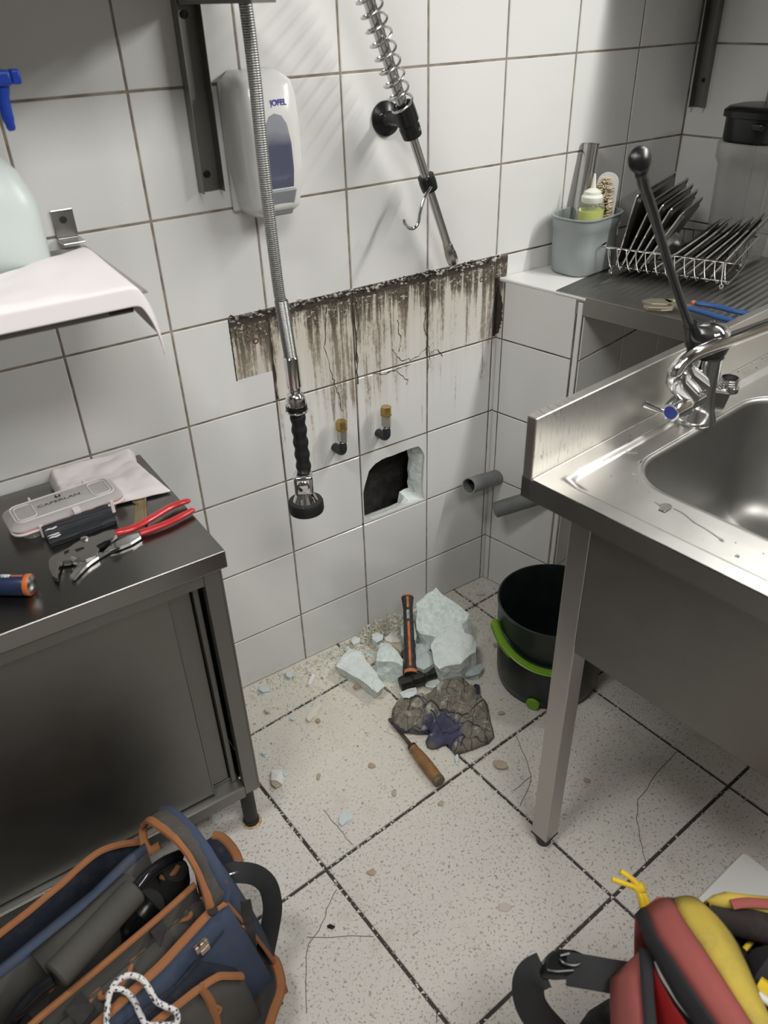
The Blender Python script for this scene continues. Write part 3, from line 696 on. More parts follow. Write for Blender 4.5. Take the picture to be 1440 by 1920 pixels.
for i in range(N):
    j = (i+1) % N; m2 = max(1, int(math.hypot(outer[j][0]-outer[i][0], outer[j][1]-outer[i][1])/.012))
    for s_ in range(m2):
        q = s_/m2; fine_in.append((inner[i][0]*(1-q)+inner[j][0]*q, inner[i][1]*(1-q)+inner[j][1]*q)); fine_out.append((outer[i][0]*(1-q)+outer[j][0]*q, outer[i][1]*(1-q)+outer[j][1]*q))
n = len(fine_in); J = 60; vs = []
for j in range(J+1):
    q = j/J
    for a, b in zip(fine_in, fine_out):
        x, y = a[0]+(b[0]-a[0])*q, a[1]+(b[1]-a[1])*q; z = rim_z(x, y)
        if q < .02: z -= .0006
        vs.append((x, y, z))
fs = [(j*n+i, j*n+(i+1) % n, (j+1)*n+(i+1) % n, (j+1)*n+i) for j in range(J) for i in range(n)]
deck = obj('deck', MB(Fk).add(vs, fs), M_STEEL_S, t, ang=80)
# bowl
prof = [(0, -.0086), (.0025, -.0100), (.0045, -.0125), (.006, -.018), (.010, -.20), (.022, -.232), (.05, -.248), (.10, -.252)]
vs = []; C_ = []
for ins, dz in prof:
    C_.append(rrect(2*(bhx-ins), 2*(bhy-ins), max(.01, br_-ins*.6), 14, bcx, bcy))
for (ins, dz), c_ in zip(prof, C_): vs += [(x, y, SZ+dz) for x, y in c_]
fs = [(j*N+i, j*N+(i+1) % N, (j+1)*N+(i+1) % N, (j+1)*N+i) for j in range(len(prof)-1) for i in range(N)] + [tuple(range((len(prof)-1)*N, len(prof)*N))]
obj('bowl', MB(Fk).add(vs, fs), steel('bowl_steel', (.33, .325, .31), .42, (10, 10, 1), .1, .15), t, ang=50, fix=False, solid=.0012)
obj('bowl_edge', MB(Fk).tube([(x, y, SZ-.0085) for x, y in rrect(2*bhx+.002, 2*bhy+.002, br_, 14, bcx, bcy)], .0013, 8, closed=True), M_STEEL_S, t)
# leg, foot, side panel
lg = obj('leg', MB(Fk).box((.030, .0755, .030), (.068, .1135, .826)), M_STEEL_D if False else steel('leg_steel', (.46, .44, .42), .38, (14, 14, 1), .12, .2), t, smooth=False, bevel=.0015)
obj('foot', MB(Fk).box((.0295, .075, .0265), (.0685, .114, .0305)).lathe([(.0145, .0), (.0155, .003), (.0155, .026)], 24, (.049, .0945, 0)), M_RUBBER, lg)
lg2 = obj('leg', MB(Fk).box((.030, SW-.11, .030), (.068, SW-.072, .826)), MATS.get('x') or lg.data.materials[0], t, smooth=False, bevel=.0015)
obj('foot', MB(Fk).box((.0295, SW-.1105, .0265), (.0685, SW-.0715, .0305)).lathe([(.0145, .0), (.0155, .003), (.0155, .026)], 24, (.049, SW-.091, 0)), M_RUBBER, lg2)
obj('side_panel', MB(Fk).box((.022, .119, .567), (.0236, SW-.115, .826)).box((.022, .119, .567), (.040, .1205, .826)).box((.022, .119, .567), (.040, SW-.115, .5685)), M_STEEL_D, t, smooth=False, bevel=.0006)
obj('seam', MB(Fk).box((.0215, .1195, .8245), (.0222, SW-.1, .8255)), M_STEEL, t, smooth=False)
# water on the deck
M_WATER = mat('water', (1, 1, 1), .02, trans=1, ior=1.33)
def puddle(pl, zz, h=.0012, name='water_pool'):
    P_ = [at(x, y, zz) for x, y in pl]; c_ = sum(P_, Vector())/len(P_); m3 = len(P_)
    mb = MB(); vs = []
    for s_, hz in ((1, 0), (.93, h*.55), (.75, h*.9), (.4, h)): vs += [(c_+(p-c_)*s_).to_tuple()[:2]+(zz+hz,) for p in P_]
    fs = [(j*m3+i, j*m3+(i+1) % m3, (j+1)*m3+(i+1) % m3, (j+1)*m3+i) for j in range(3) for i in range(m3)] + [tuple(range(3*m3, 4*m3)), tuple(range(m3))[::-1]]
    return obj(name, mb.add(vs, fs), M_WATER, None, loc=tuple(c_))
zr = SZ-.0078
w1 = puddle([(1226,941),(1238,945),(1250,942),(1262,948),(1258,955),(1246,962),(1234,957),(1238,950)], zr); tag(w1, 'small water puddle near the front left corner of the sink bowl', 'water')
w2 = obj('water_trail', MB().tube(smoothpts([at(x, y, zr+.0004) for x, y in [(1262,953),(1280,962),(1300,978),(1320,990),(1340,1003),(1356,1015)]]), [.0012]*18+[.002, .003, .0018], 8, flat=.5, up=(0,0,1)), M_WATER, None, loc=tuple(at(1300,980,zr))); tag(w2, 'thin trail of water running from the puddle along the sink edge', 'water')
w3 = obj('water_trail', MB().tube(smoothpts([at(x, y, zr+.0006) for x, y in [(1148,850),(1158,846),(1166,842),(1172,845),(1182,849),(1194,849)]]), .0014, 8, flat=.6, up=(0,0,1)), M_WATER, None, loc=tuple(at(1166,845,zr))); tag(w3, 'short streak of water beside the groove behind the sink bowl', 'water')
drops = [((1201,866), .0042, 'round water drop on the sink deck, higher of the two in front of the groove'), ((1188,889), .0036, 'oval water drop on the sink deck, lower of the two in front of the groove'), ((1382,1043), .003, 'small water drop on the sink front rim at the right edge')]
for (q, r_, lb) in drops:
    o = obj('water_drop', MB().lathe([(r_, 0), (r_*.9, r_*.28), (r_*.5, r_*.48), (.0002, r_*.55)], 16, at(*q, zr)), M_WATER, None, loc=tuple(at(*q, zr))); tag(o, lb, 'water drop')
random.seed(5); bd_ = MB()
for k in range(70):
    u = random.uniform(.22, .9); v = random.choice([.0205+random.random()*.004, .033+random.random()*.006, .008+random.random()*.006]); z = .9626 if v < .018 else rim_z(u, v)
    r_ = random.uniform(.0006, .0016); q = k3(u, v, z); bd_.lathe([(r_, 0), (r_*.7, r_*.5), (.0001, r_*.7)], 7, q)
for k in range(26):
    u, v = random.uniform(.05, .3), random.uniform(.05, .35)
    if sdf_rr(u, v, bcx, bcy, bhx, bhy, br_) > .01: r_ = random.uniform(.0005, .0013); bd_.lathe([(r_, 0), (r_*.7, r_*.5), (.0001, r_*.7)], 7, k3(u, v, rim_z(u, v)))
o = obj('water_beads', bd_, M_WATER, None, loc=tuple(k3(.5, .02, SZ)), kind='stuff'); tag(o, 'tiny water beads dotted along the sink rim and backsplash', 'water', kind='stuff')
# ---------------------------------------------------------------- mixer tap
B = Vector((.655, -.689, SZ-.008)); ux = Vector((math.cos(sa), math.sin(sa), 0)); vy = Vector((math.sin(sa), -math.cos(sa), 0))
t = thing('mixer_tap', 'chrome mixer tap with long black lever arm on the sink deck', 'tap', tuple(B))
body = MB().lathe([(.0335, 0), (.0345, .002), (.0335, .008), (.0290, .022), (.0255, .040), (.0245, .060), (.0250, .090), (.0258, .115)], 36, B)
obj('body', body, M_CHROME, t)
obj('collar', MB().lathe([(.0255, .1155), (.0240, .118), (.0240, .122), (.027, .1225), (.0305, .135), (.028, .142)], 32, B), M_RUBBER, t)
obj('head', MB().lathe([(.0265, .139), (.0290, .143), (.0295, .150), (.026, .160), (.016, .168), (.001, .171)], 32, B), M_CHROME, t)
# lever: hub, long arm and round paddle
kb = B + Vector((0, 0, .146)) - ux*.006
tip = aty(1198, 303, -.700); base_l = aty(1303, 640, -.690); el = aty(1283, 585, -.692)
arm = [base_l, aty(1298, 622, -.690), el, aty(1255, 500, -.694), aty(1225, 400, -.697), aty(1207, 345, -.699), aty(1203, 322, -.7)]
obj('lever_hub', MB().tube([B+Vector((0, 0, .141))+ux*.004, base_l+Vector((0, 0, .004)), aty(1298, 628, -.690), aty(1294, 608, -.69)], [.0215, .0200, .0135, .0105], 20), M_BLACK, t)
obj('lever_arm', MB().tube(smoothpts(arm), [.0098]*4+[.0085]*4+[.0078]*8+[.0085]*4+[.0095]*3+[.0110]*2, 14, flat=.7, up=(.2, -1, 0)), M_BLACK, t)
pd = (aty(1199, 300, -.7)); fc = (CAM-pd).normalized()
obj('lever_paddle', MB().lathe([(.001, -.006), (.0125, -.0055), (.0158, -.002), (.0162, .002), (.0135, .0052), (.001, .0066)], 32, pd, Vector((-.25, -.93, .30))), M_BLACK, t, ang=60)
# side valve with blue index cap, pin handle, outlet block, spout
v0 = B+Vector((0, 0, .052)); v1 = at(1257, 774, SZ+.038); vd = (v1-v0).normalized()
L_ = (v1-v0).length
obj('valve_body', MB().lathe([(.0205, 0), (.0180, L_*.40), (.0160, L_*.52), (.0195, L_*.58), (.0205, L_*.66), (.0160, L_*.96), (.0150, L_)], 28, v0, vd), M_CHROME, t)
obj('index_cap', MB().lathe([(.0112, L_-.0005), (.0112, L_+.0006), (.004, L_+.0012)], 24, v0, vd), mat('blue_cap', (.03, .05, .28), .35), t)
obj('pin_handle', MB().tube([at(1242, 771, SZ+.044), at(1207, 757, SZ+.055)], [.0042, .0062], 12), M_CHROME, t)
o0 = B+Vector((0, 0, .040))+ux*.012
blk = frame(B+Vector((0, 0, .050))+vy*.0+ux*.0, sa)
e1 = aty(1372, 742, -.70)
obj('outlet_block', MB(frame(B+Vector((0,0,.052)), 0, x=(e1-B-Vector((0,0,.052))).normalized()*1, z=(0,0,1))).box((.008, -.017, -.024), (.058, .017, .012)), M_CHROME, t, bevel=.006, seg=4)
oc = aty(1366, 722, -.70)
st = MB().lathe([(.0180, -.010), (.0180, -.002)]+[(.0155+(.0009 if k % 2 else 0), -.002+.0022*k) for k in range(8)]+[(.0130, .0145), (.0125, .004)], 28, oc, cap=False)
obj('threaded_stub', st, M_CHROME, t)
obj('stub_bore', MB().lathe([(.0126, .005), (.001, .0051)], 20, oc), M_BLACK, t)
s0 = B+Vector((0, 0, .052))+vd*.030
sp = smoothpts([s0+Vector((0, 0, .004)), aty(1266, 712, -.705), aty(1275, 685, -.706), aty(1298, 665, -.707), aty(1340, 648, -.71), aty(1395, 628, -.712), aty(1440, 611, -.716), aty(1500, 588, -.72)], 6)
obj('spout_socket', MB().tube([s0-Vector((0,0,.002)), aty(1268, 715, -.705), aty(1270, 700, -.706)], [.0175, .0160, .0145], 24), M_CHROME, t)
obj('spout_housing', MB().tube([B+Vector((0, 0, .064))+vd*.006, aty(1284, 697, -.705), aty(1283, 684, -.706)], [.021, .0165, .0135], 22), M_CHROME, t)
obj('spout', MB().tube(sp, .0120, 24), M_CHROME, t)
obj('locking_screw', MB().lathe([(.005, 0), (.005, .006), (.003, .007)], 16, s0+Vector((.004,-.012,.018)), (.1,-1,.25)), M_CHROME_D, t)
# ================================================================ drainer shelf over the boxing
DZ = .9025
def dr(u, v, z=0): return BO + bx*u + bd*v + Vector((0, 0, z))
t = thing('drainer_worktop', 'stainless steel ribbed draining board beside the grey tub, sloping edge toward the viewer', 'drainboard', tuple(dr(.02, .16, .9)))
# local frame: x = bx (right), y = -bd (away)
D0 = Vector((.8425, -.1545, 0)); Fd = Matrix((bx, -bd, Vector((0,0,1)))).transposed().to_4x4(); Fd.translation = D0
DL, DD = .62, .44
def dz(x, y):                       # y negative toward the viewer
    v = -y; z = DZ + .0015
    e = min(x-.0, v-.0, DD-v)
    if e > .03: z -= .004
    elif e > .018: z -= .004*(e-.018)/.012
    if x > .05 and .03 < v < DD-.03:
        ph = (v-.035)/.0165
        z += .0022*(.5-.5*math.cos(2*math.pi*ph))*min(1, (x-.05)/.05)
    return z
mb = MB(Fd); NX, NY = 40, 200
mb.grid(lambda u, v: (u*DL, -v*DD, dz(u*DL, -v*DD)), NX, NY)
obj('draining_surface', mb, M_STEEL_DR, t, ang=80)
obj('edge_fold', MB(Fd).box((-.0015, -DD, DZ-.040), (0, 0, DZ+.0017)).box((-.0015, -DD-.0015, DZ-.040), (DL, -DD, DZ+.0017)).box((0, 0, DZ-.002), (DL, .0015, DZ+.0017)).box((-.0015, -.002, DZ-.04), (.02, 0, DZ+.001)), M_STEEL_DR, t, smooth=False, bevel=.0007)
obj('underside', MB(Fd).box((0, -DD, DZ-.010), (DL, -.075, DZ-.007)), M_STEEL_D, t, smooth=False)
DT = DZ + .0052
# ---- grey tub on the ledge
tb = Vector((1.004, -.072, LT+.0036))
Ft = frame(tb, R_(8))
t = thing('grey_tub', 'grey plastic tub on the tiled ledge holding a squeeze bottle and a brush', 'tub', tuple(tb))
mb = MB(Ft); lv = [(.134, .092, .0, .034), (.150, .108, .006, .042), (.156, .114, .06, .044), (.156, .116, .100, .045), (.160, .119, .102, .046), (.162, .120, .128, .046), (.170, .127, .129, .048), (.170, .127, .132, .048), (.158, .116, .1315, .044), (.152, .110, .10, .042), (.136, .10, .010, .04)]
vs = []; 
for a, b, z, r in lv: vs += [(x, y, z) for x, y in rrect(a, b, r, 8)]
n = len(rrect(1, 1, .1, 8)); fs = [(j*n+i, j*n+(i+1) % n, (j+1)*n+(i+1) % n, (j+1)*n+i) for j in range(len(lv)-1) for i in range(n)] + [tuple(range(n))[::-1], tuple(range((len(lv)-1)*n, len(lv)*n))]
obj('tub_body', mb.add(vs, fs), M_GREYPL, t, ang=50)
# squeeze bottle standing in it
bp = Ft @ Vector((-.005, -.012, .0112))
t = thing('squeeze_bottle', 'clear squeeze bottle of yellow-green liquid with white nozzle in the grey tub', 'bottle', tuple(bp))
M_LIQ = mat('green_liquid', (.42, .47, .06), .25); M_NOZ = mat('translucent_white', (.74, .76, .66), .35)
M_BOT = clear('bottle_wall', (.85, .88, .78), .14)
obj('bottle_wall', MB().lathe([(.0285, 0), (.030, .004), (.030, .135), (.027, .146), (.0235, .150)], 32, bp), M_BOT, t)
obj('liquid', MB().lathe([(.0275, .002), (.0290, .006), (.0290, .128), (.0288, .1285)], 32, bp), M_LIQ, t)
obj('screw_cap', MB().lathe([(.0235, .146), (.0248, .148), (.0248, .158), (.0215, .162), (.0195, .163), (.0190, .169), (.012, .173), (.0062, .176)], 32, bp), M_NOZ, t)
obj('nozzle', MB().lathe([(.0060, .175), (.0035, .198), (.0022, .206), (.0016, .2065)], 16, bp), M_NOZ, t)
# scrubbing brush
br = Ft @ Vector((.050, -.002, .0112))
t = thing('scrubbing_brush', 'white scrubbing brush with cream bristles and loop handle in the grey tub', 'brush', tuple(br))
Fz = frame(br + Vector((.006, -.004, .128)), 0) @ Matrix.Rotation(R_(28), 4, 'Z') @ Matrix.Rotation(R_(9), 4, 'Y') @ Matrix.Scale(1.25, 4)
pl = rrect(.040, .115, .019, 6)
obj('brush_back', MB(Fz @ Matrix.Rotation(R_(90), 4, 'Y') @ Matrix.Rotation(R_(90), 4, 'Z') @ Matrix.Rotation(R_(90), 4, 'Z')).prism(pl, -.004, .004) if False else MB(Fz).grid(lambda u, v: (.004*math.cos(0)+.0, (rrect(.044, .112, .021, 6)[int(u*27) % 28][0]), 0), 1, 1) if False else
    MB(Fz).add([(s_*.0035, x, y) for s_ in (-1, 1) for x, y in pl], [tuple(range(28)), tuple(range(28, 56))[::-1]] + [(i, (i+1) % 28, 28+(i+1) % 28, 28+i) for i in range(28)]), M_WHITE, t, bevel=.0012)
random.seed(2); bs = MB(Fz)
for k in range(420):
    x, y = random.uniform(-.016, .016), random.uniform(-.05, .05)
    if (x/.017)**2+(y/.052)**2 > 1: continue
    l = .024+random.uniform(-.003, .003); q = (random.uniform(-.0025, .0025), random.uniform(-.0025, .0025))
    bs.tube([(-.003, x, y), (-.003-l, x+q[0], y+q[1])], .0010, 4)
obj('bristles', bs, mat('cream_bristle', (.80, .70, .52), .8), t, smooth=False, kind='stuff')
obj('loop_handle', MB(Fz).tube(smoothpts([(.003, 0, -.045), (.020, 0, -.040), (.032, 0, -.015), (.030, 0, .015), (.018, 0, .040), (.003, 0, .050)], 5), .0048, 12), M_WHITE, t)
# steel tube standing behind
sb = Vector((1.036, -.030, 0)); stp = aty(1108, 268, -.035)
sb = Vector((1.006, -.0365, LT+.0036+.0112+.0006)); stp = aty(1109, 268, -.0165)
t = thing('steel_tube', 'open-ended polished steel tube leaning in the grey tub against the wall tiles', 'tube', tuple(sb))
ax_ = (stp-sb); Lq = ax_.length
obj('tube_wall', MB().lathe([(.0180, 0), (.0180, Lq-.003), (.0192, Lq-.002), (.0192, Lq), (.0165, Lq), (.0165, .0)], 32, sb, ax_, cap=False), M_CHROME_D, t)
# ---- dish rack
rk = Vector((1.03, -.31, DT))
A_ = at(1126, 462, .975); B_ = at(1377, 494, .975)
dl = (B_-A_); RL = dl.length; dl.normalize(); dn = Vector((0, 0, 1)).cross(dl)
if dn.x < 0: dn = -dn
RWD = .24
def rk3(l, s, z): return A_*1 + dl*l + dn*s + Vector((0, 0, z-A_.z))
t = thing('dish_rack', 'chrome wire dish rack standing on the draining board full of trays', 'dish rack', tuple(rk3(RL/2, RWD/2, DT)))
rim = [rk3(0, 0, .975), rk3(RL, 0, .975), rk3(RL+.0, RWD, .975), rk3(0, RWD, .975)]
obj('rim_wire', MB().tube(rim, .0022, 8, closed=True), M_CHROME, t)
wr_ = MB(); b0 = DT+.014
for k in range(13):
    l = .018 + (RL-.036)*k/12; ph = .012*(1 if k % 2 else -1)
    wr_ = MB().tube(smoothpts([rk3(l, 0, .975), rk3(l+.002, .006, .95), rk3(l+.006, .020, .925), rk3(l+.010, .045, b0+.001), rk3(l+.010, RWD-.045, b0+.001), rk3(l+.006, RWD-.02, .925), rk3(l, RWD, .975)], 4), .0014, 6)
    obj('wire', wr_, M_CHROME, t)
for s_ in (.05, .15, .25): obj('base_wire', MB().tube([rk3(.01, s_, b0-.002), rk3(RL-.01, s_, b0-.002)], .0016, 6), M_CHROME, t)
for l, s_ in ((.022, .03), (RL-.022, .03), (.022, RWD-.03), (RL-.022, RWD-.03)):
    obj('ball_foot', MB().lathe([(.0005, -.006), (.004, -.0048), (.006, 0), (.004, .0048), (.0005, .006)], 16, rk3(l, s_, DT+.0062)), M_CHROME, t)
    obj('foot_wire', MB().tube([rk3(l, s_, DT+.01), rk3(l, .012, .95), rk3(l, 0.001, .975)] if s_ < .1 else [rk3(l, s_, DT+.01), rk3(l, RWD-.012, .95), rk3(l, RWD, .975)], .0017, 6), M_CHROME, t)
# trays: thin rectangular pans standing on edge, leaning
def tray(name, label, bl_, tl_, tr_, wdt, group):
    # bl_: lower front corner, tl_: upper front corner (both world), tr_: direction of width
    bl_, tl_ = Vector(bl_), Vector(tl_); upv = (tl_-bl_); H = upv.length; upv.normalize(); wv = Vector(tr_); wv = (wv-upv*wv.dot(upv)).normalized(); nv = wv.cross(upv)
    if nv.dot(dl) > 0: nv = -nv
    M_ = Matrix((wv, upv, nv)).transposed().to_4x4(); M_.translation = bl_
    t = thing(name, label, 'tray', tuple(bl_), group)
    r = rrect(wdt, H, .010, 5, wdt/2, H/2); r2 = rrect(wdt-.018, H-.018, .010, 5, wdt/2, H/2); n = len(r)
    obj('tray_pan', MB(M_).add([(x, y, 0) for x, y in r]+[(x, y, 0) for x, y in r2]+[(x+(wdt/2-x)*.05, y+(H/2-y)*.05, -.007) for x, y in r2],
        [(i, (i+1) % n, n+(i+1) % n, n+i) for i in range(n)]+[(n+i, n+(i+1) % n, 2*n+(i+1) % n, 2*n+i) for i in range(n)]+[tuple(range(2*n, 3*n))]), M_TRAY, t, solid=.0012, ang=40, bevel=0)
    obj('rolled_rim', MB(M_).tube([(x, y, 0) for x, y in r], .0024, 8, closed=True), M_CHROME_D, t)
    return t
names = ['backmost large steel tray, standing almost upright at the rear of the rack', 'second large steel tray from the rear, behind the black lever', 'third large steel tray from the rear, with its corner just right of the lever', 'fourth large steel tray from the rear of the rack', 'foremost of the five large steel trays, leaning furthest to the right']
# front (viewer-side) lower / upper corners read off the photograph on planes inside the rack
tops = [(1195, 366), (1226, 376), (1243, 384), (1259, 391), (1281, 398)]; rt = [(1285, 323), (1314, 332), (1329, 341), (1344, 352), (1350, 372)]
for k in range(5):
    l0 = .030 + k*.0145
    lo = rk3(l0, .035, b0+.004)
    # upper corner: intersect the view ray with the vertical plane through s=.035
    r_ = ray(*tops[k]); P0 = rk3(0, .035, 0); s_ = (P0-CAM).dot(dn)/r_.dot(dn); hi = CAM + r_*s_
    r_ = ray(*rt[k]); 
    tray('steel_tray', names[k], lo, hi, dn, (.30, .28, .25, .22, .165)[k], 'large steel trays in the dish rack')
names = ['small oval-domed steel tray, rearmost of the front group', 'second small steel tray of the front group in the rack', 'third small steel tray of the front group in the rack', 'fourth small steel tray of the front group in the rack', 'fifth small steel tray of the front group in the rack', 'frontmost small steel tray leaning at the near end of the rack']
tops = [(1330, 433), (1347, 432), (1369, 434), (1387, 434), (1405, 430), (1421, 425)]
for k in range(6):
    l0 = .115 + k*.0255
    lo = rk3(l0, .040, b0+.004)
    r_ = ray(*tops[k]); P0 = rk3(0, .040, 0); s_ = (P0-CAM).dot(dn)/r_.dot(dn); hi = CAM + r_*s_
    tray('steel_tray', names[k], lo, hi, dn, (.13, .135, .14, .15, .17, .19)[k], 'small steel trays in the dish rack')
# a domed lid between the groups
lc = rk3(.135, .095, .985)
lt_ = thing('oval_dish', 'domed oval steel dish wedged behind the small trays in the rack', 'dish', tuple(lc))
obj('dome', MB(frame(lc, 0, x=dn, z=(dl*.75+Vector((0,0,.62)))) @ Matrix.Diagonal((1.3, 1, 1, 1))).lathe([(.046, -.008), (.046, -.006), (.038, .0), (.022, .007), (.001, .010)], 40), M_CHROME_D, lt_, ang=60)
# blue-handled pliers on the drainer
def dp(x, y, h=.008): return at(x, y, DT+h)
t = thing('long_nose_pliers', 'open pliers with blue handles and pale metal jaws on the draining board', 'pliers', tuple(dp(1300, 575, 0)))
M_BLUE = mat('blue_grip', (.02, .065, .19), .4)
obj('grip', MB().tube(smoothpts([dp(1302, 568, .009), dp(1340, 574, .009), dp(1375, 583, .009), dp(1400, 588, .009), dp(1430, 596, .009)]), [.0045]+[.0066]*15+[.005], 12, flat=.8), M_BLUE, t)
obj('grip', MB().tube(smoothpts([dp(1287, 577, .008), dp(1320, 586, .008), dp(1345, 594, .008), dp(1375, 602, .008), dp(1405, 611, .008)]), [.0045]+[.0066]*15+[.005], 12, flat=.8), M_BLUE, t)
obj('orange_tip', MB().tube([dp(1298, 567, .009), dp(1304, 568.5, .009)], [.0058, .0064], 12, flat=.8), M_OR, t)
M_JAW = mat('pale_worn_metal', (.42, .38, .29), .35, .8)
for pl in ([(1204,563),(1222,560),(1250,561),(1262,566),(1250,571),(1222,570)], [(1206,572),(1230,573),(1256,574),(1266,570),(1262,577),(1240,578),(1215,577)], [(1244,562),(1256,560),(1275,568),(1298,572),(1300,580),(1280,577),(1262,572)]):
    q = [dp(x, y, .008) for x, y in pl]; obj('jaw', MB().prism([(p.x, p.y) for p in q], DT+.002, DT+.009), M_JAW, t, smooth=False, bevel=.001)
obj('joint', MB().lathe([(.007, .002), (.007, .010), (.004, .012)], 16, tuple(dp(1262, 571, 0))), M_JAW, t)
# clear container with black lid at the far right
jc = Vector((1.352, -.238, DT)); 
t = thing('food_processor_bowl', 'tall clear plastic jug with a black lid at the right edge behind the trays', 'jug', tuple(jc))
M_JUG = clear('clear_jug', (.50, .50, .48), .30, .12)
vs = []; lvs = [(.118, .112, .0, .03), (.122, .116, .004, .035), (.132, .126, .16, .04), (.134, .130, .212, .042), (.150, .146, .228, .05), (.152, .148, .258, .05), (.146, .142, .262, .048)]
mb = MB(frame(jc, R_(8)))
for a, b, z, r in lvs: vs += [(x, y, z) for x, y in rrect(a, b, r, 8)]
n = 36; fs = [(j*n+i, j*n+(i+1) % n, (j+1)*n+(i+1) % n, (j+1)*n+i) for j in range(len(lvs)-1) for i in range(n)] + [tuple(range(n))[::-1]]
obj('jug_wall', mb.add(vs, fs), M_JUG, t, solid=.002, ang=60)
for k in (-1, 1): obj('jug_rib', MB(frame(jc, R_(8))).tube([(k*.035, -.059, .02), (k*.042, -.066, .21)], .0025, 8), M_JUG, t)
lidj = MB(frame(jc, R_(8)))
vs = []; lvs = [(.134, .130, .262, .045), (.138, .134, .270, .046), (.138, .134, .312, .046), (.152, .146, .314, .05), (.152, .146, .326, .05), (.136, .13, .334, .045), (.10, .09, .336, .04)]
for a, b, z, r in lvs: vs += [(x, y, z) for x, y in rrect(a, b, r, 8)]
fs = [(j*n+i, j*n+(i+1) % n, (j+1)*n+(i+1) % n, (j+1)*n+i) for j in range(len(lvs)-1) for i in range(n)] + [tuple(range(n))[::-1], tuple(range((len(lvs)-1)*n, len(lvs)*n))]
obj('lid', lidj.add(vs, fs), M_BLACK, t, ang=40)
obj('lid_lug', MB(frame(jc, R_(8))).box((-.085, -.045, .292), (-.068, -.020, .306)), M_BLACK, t, smooth=False, bevel=.003)
# upright rail on the right wall with shelf above
def rw(s_, off, z): return Vector((1.391, 0, 0)) - wd*s_ + wn*off + Vector((0, 0, z))
Mw = Matrix((-wd, wn, Vector((0,0,1)))).transposed().to_4x4(); Mw.translation = Vector((1.391, 0, 0))
t = thing('shelf_upright', 'vertical steel channel on the shaded right wall beside the corner', 'bracket', tuple(rw(.035, .0, 1.4)))
obj('channel', MB(Mw).box((.019, .0005, 1.219), (.052, .003, 1.95)).box((.019, .003, 1.219), (.0205, .024, 1.95)).box((.0505, .003, 1.219), (.052, .024, 1.95)), M_STEEL_D, t, smooth=False, bevel=.0005)
obj('screw', MB(Mw).lathe([(.0055, .003), (.005, .0045), (.001, .005)], 14, (.036, .0, 1.277), (0, 1, 0)), M_BLACK, t)
t = thing('shade_blocker', 'unseen steel hood over the sink, above the frame', 'blocker', (.9, -.8, 1.98))  # unseen plate, added to keep ceiling light out of the right corner
obj('blocker_plate', MB().box((.25, -1.45, 1.975), (1.38, -.004, 1.985)).box((.25, -1.45, 1.94), (.254, -.004, 1.985)).box((.25, -1.45, 1.94), (1.38, -1.446, 1.985)), M_STEEL_D, t, smooth=False)
t = thing('wall_shelf', 'steel shelf on the right wall above the draining board, mostly above the frame', 'shelf', tuple(rw(.4, .15, 1.62)))
obj('shelf_plate', MB(Mw).box((.004, .003, 1.640), (1.0, .308, 1.644)).box((.004, .306, 1.61), (1.0, .308, 1.644)), M_STEEL_D, t, smooth=False)

# ================================================================ pipes and stopcocks on the back wall
def valve(px, py, label, col2):
    b = aty(px, py, -.0)                    # where the elbow leaves the wall
    t = thing('capped_valve', label, 'valve', tuple(b))
    e = b + Vector((.0, -.034, 0))
    obj('wall_plate_stub', MB().tube([b+Vector((0, .004, 0)), b+Vector((0, -.018, .0))], [.0105, .0095], 18), M_DARKPIPE, t)
    obj('elbow', MB().tube(smoothpts([b+Vector((0, -.012, 0)), b+Vector((0, -.027, .001)), b+Vector((0, -.036, .009)), b+Vector((0, -.037, .022)), b+Vector((0, -.037, .032))], 4), [.0098]*13+[.0085]*4, 18), M_DARKPIPE, t)
    o = b + Vector((0, -.037, .030))
    obj('washer', MB().lathe([(.0105, 0), (.0112, .002), (.0105, .005)], 20, o), M_CHROME, t)
    obj('hex_nut', MB().lathe([(.0105, .004), (.0118, .006), (.0118, .030), (.0108, .032)], 6, o), mat('valve_nut', (.50, .49, .46), .3, .9), t, ang=20)
    obj('brass_cap', MB().lathe([(.0105, .031), (.0130, .033), (.0130, .049), (.0118, .053), (.001, .0535)], 6, o), M_BRASS, t, ang=20)
    obj('cap_skirt', MB().lathe([(.0125, .0305), (.0132, .032), (.0125, .034)], 24, o), M_BRASS, t)
    return t
valve(628, 838, 'brass-capped stopcock on a dark elbow, left and lower of the two above the hole', 0)
valve(709, 811, 'brass-capped stopcock on a dark elbow, right and higher of the two above the hole', 1)
def pipe(name, label, a, b, r, th=.003):
    t = thing(name, label, 'pipe', tuple(a)); d = Vector(b)-Vector(a); L = d.length
    obj('pipe_wall', MB().lathe([(r, 0), (r, L), (r-th, L), (r-th, 0)], 32, a, d, cap=False), M_PIPE, t, ang=60)
    obj('pipe_end', MB().lathe([(r-th, 0), (r, 0), (r, .0006), (r-th, .0006), (r-th, 0)], 32, Vector(b)-d.normalized()*.0003, d, cap=False), mat('pipe_cut', (.24, .24, .24), .5), t)
    obj('bore', MB().lathe([(r-th-.0002, L-.03), (.0001, L-.031)], 24, a, d), M_PIPE_IN, t)
    return t
# upper stub leaves the corner, lower pipe runs from the right under the sink
ua = Vector((.806, -.012, .415)); ub = at(881, 911, .433)
q1 = aty(879, 911, -.062); q1b = aty(938, 893, -.024)
pipe('drain_stub', 'short dark grey drain pipe stub in the corner right of the hole', q1b, q1, .0215)
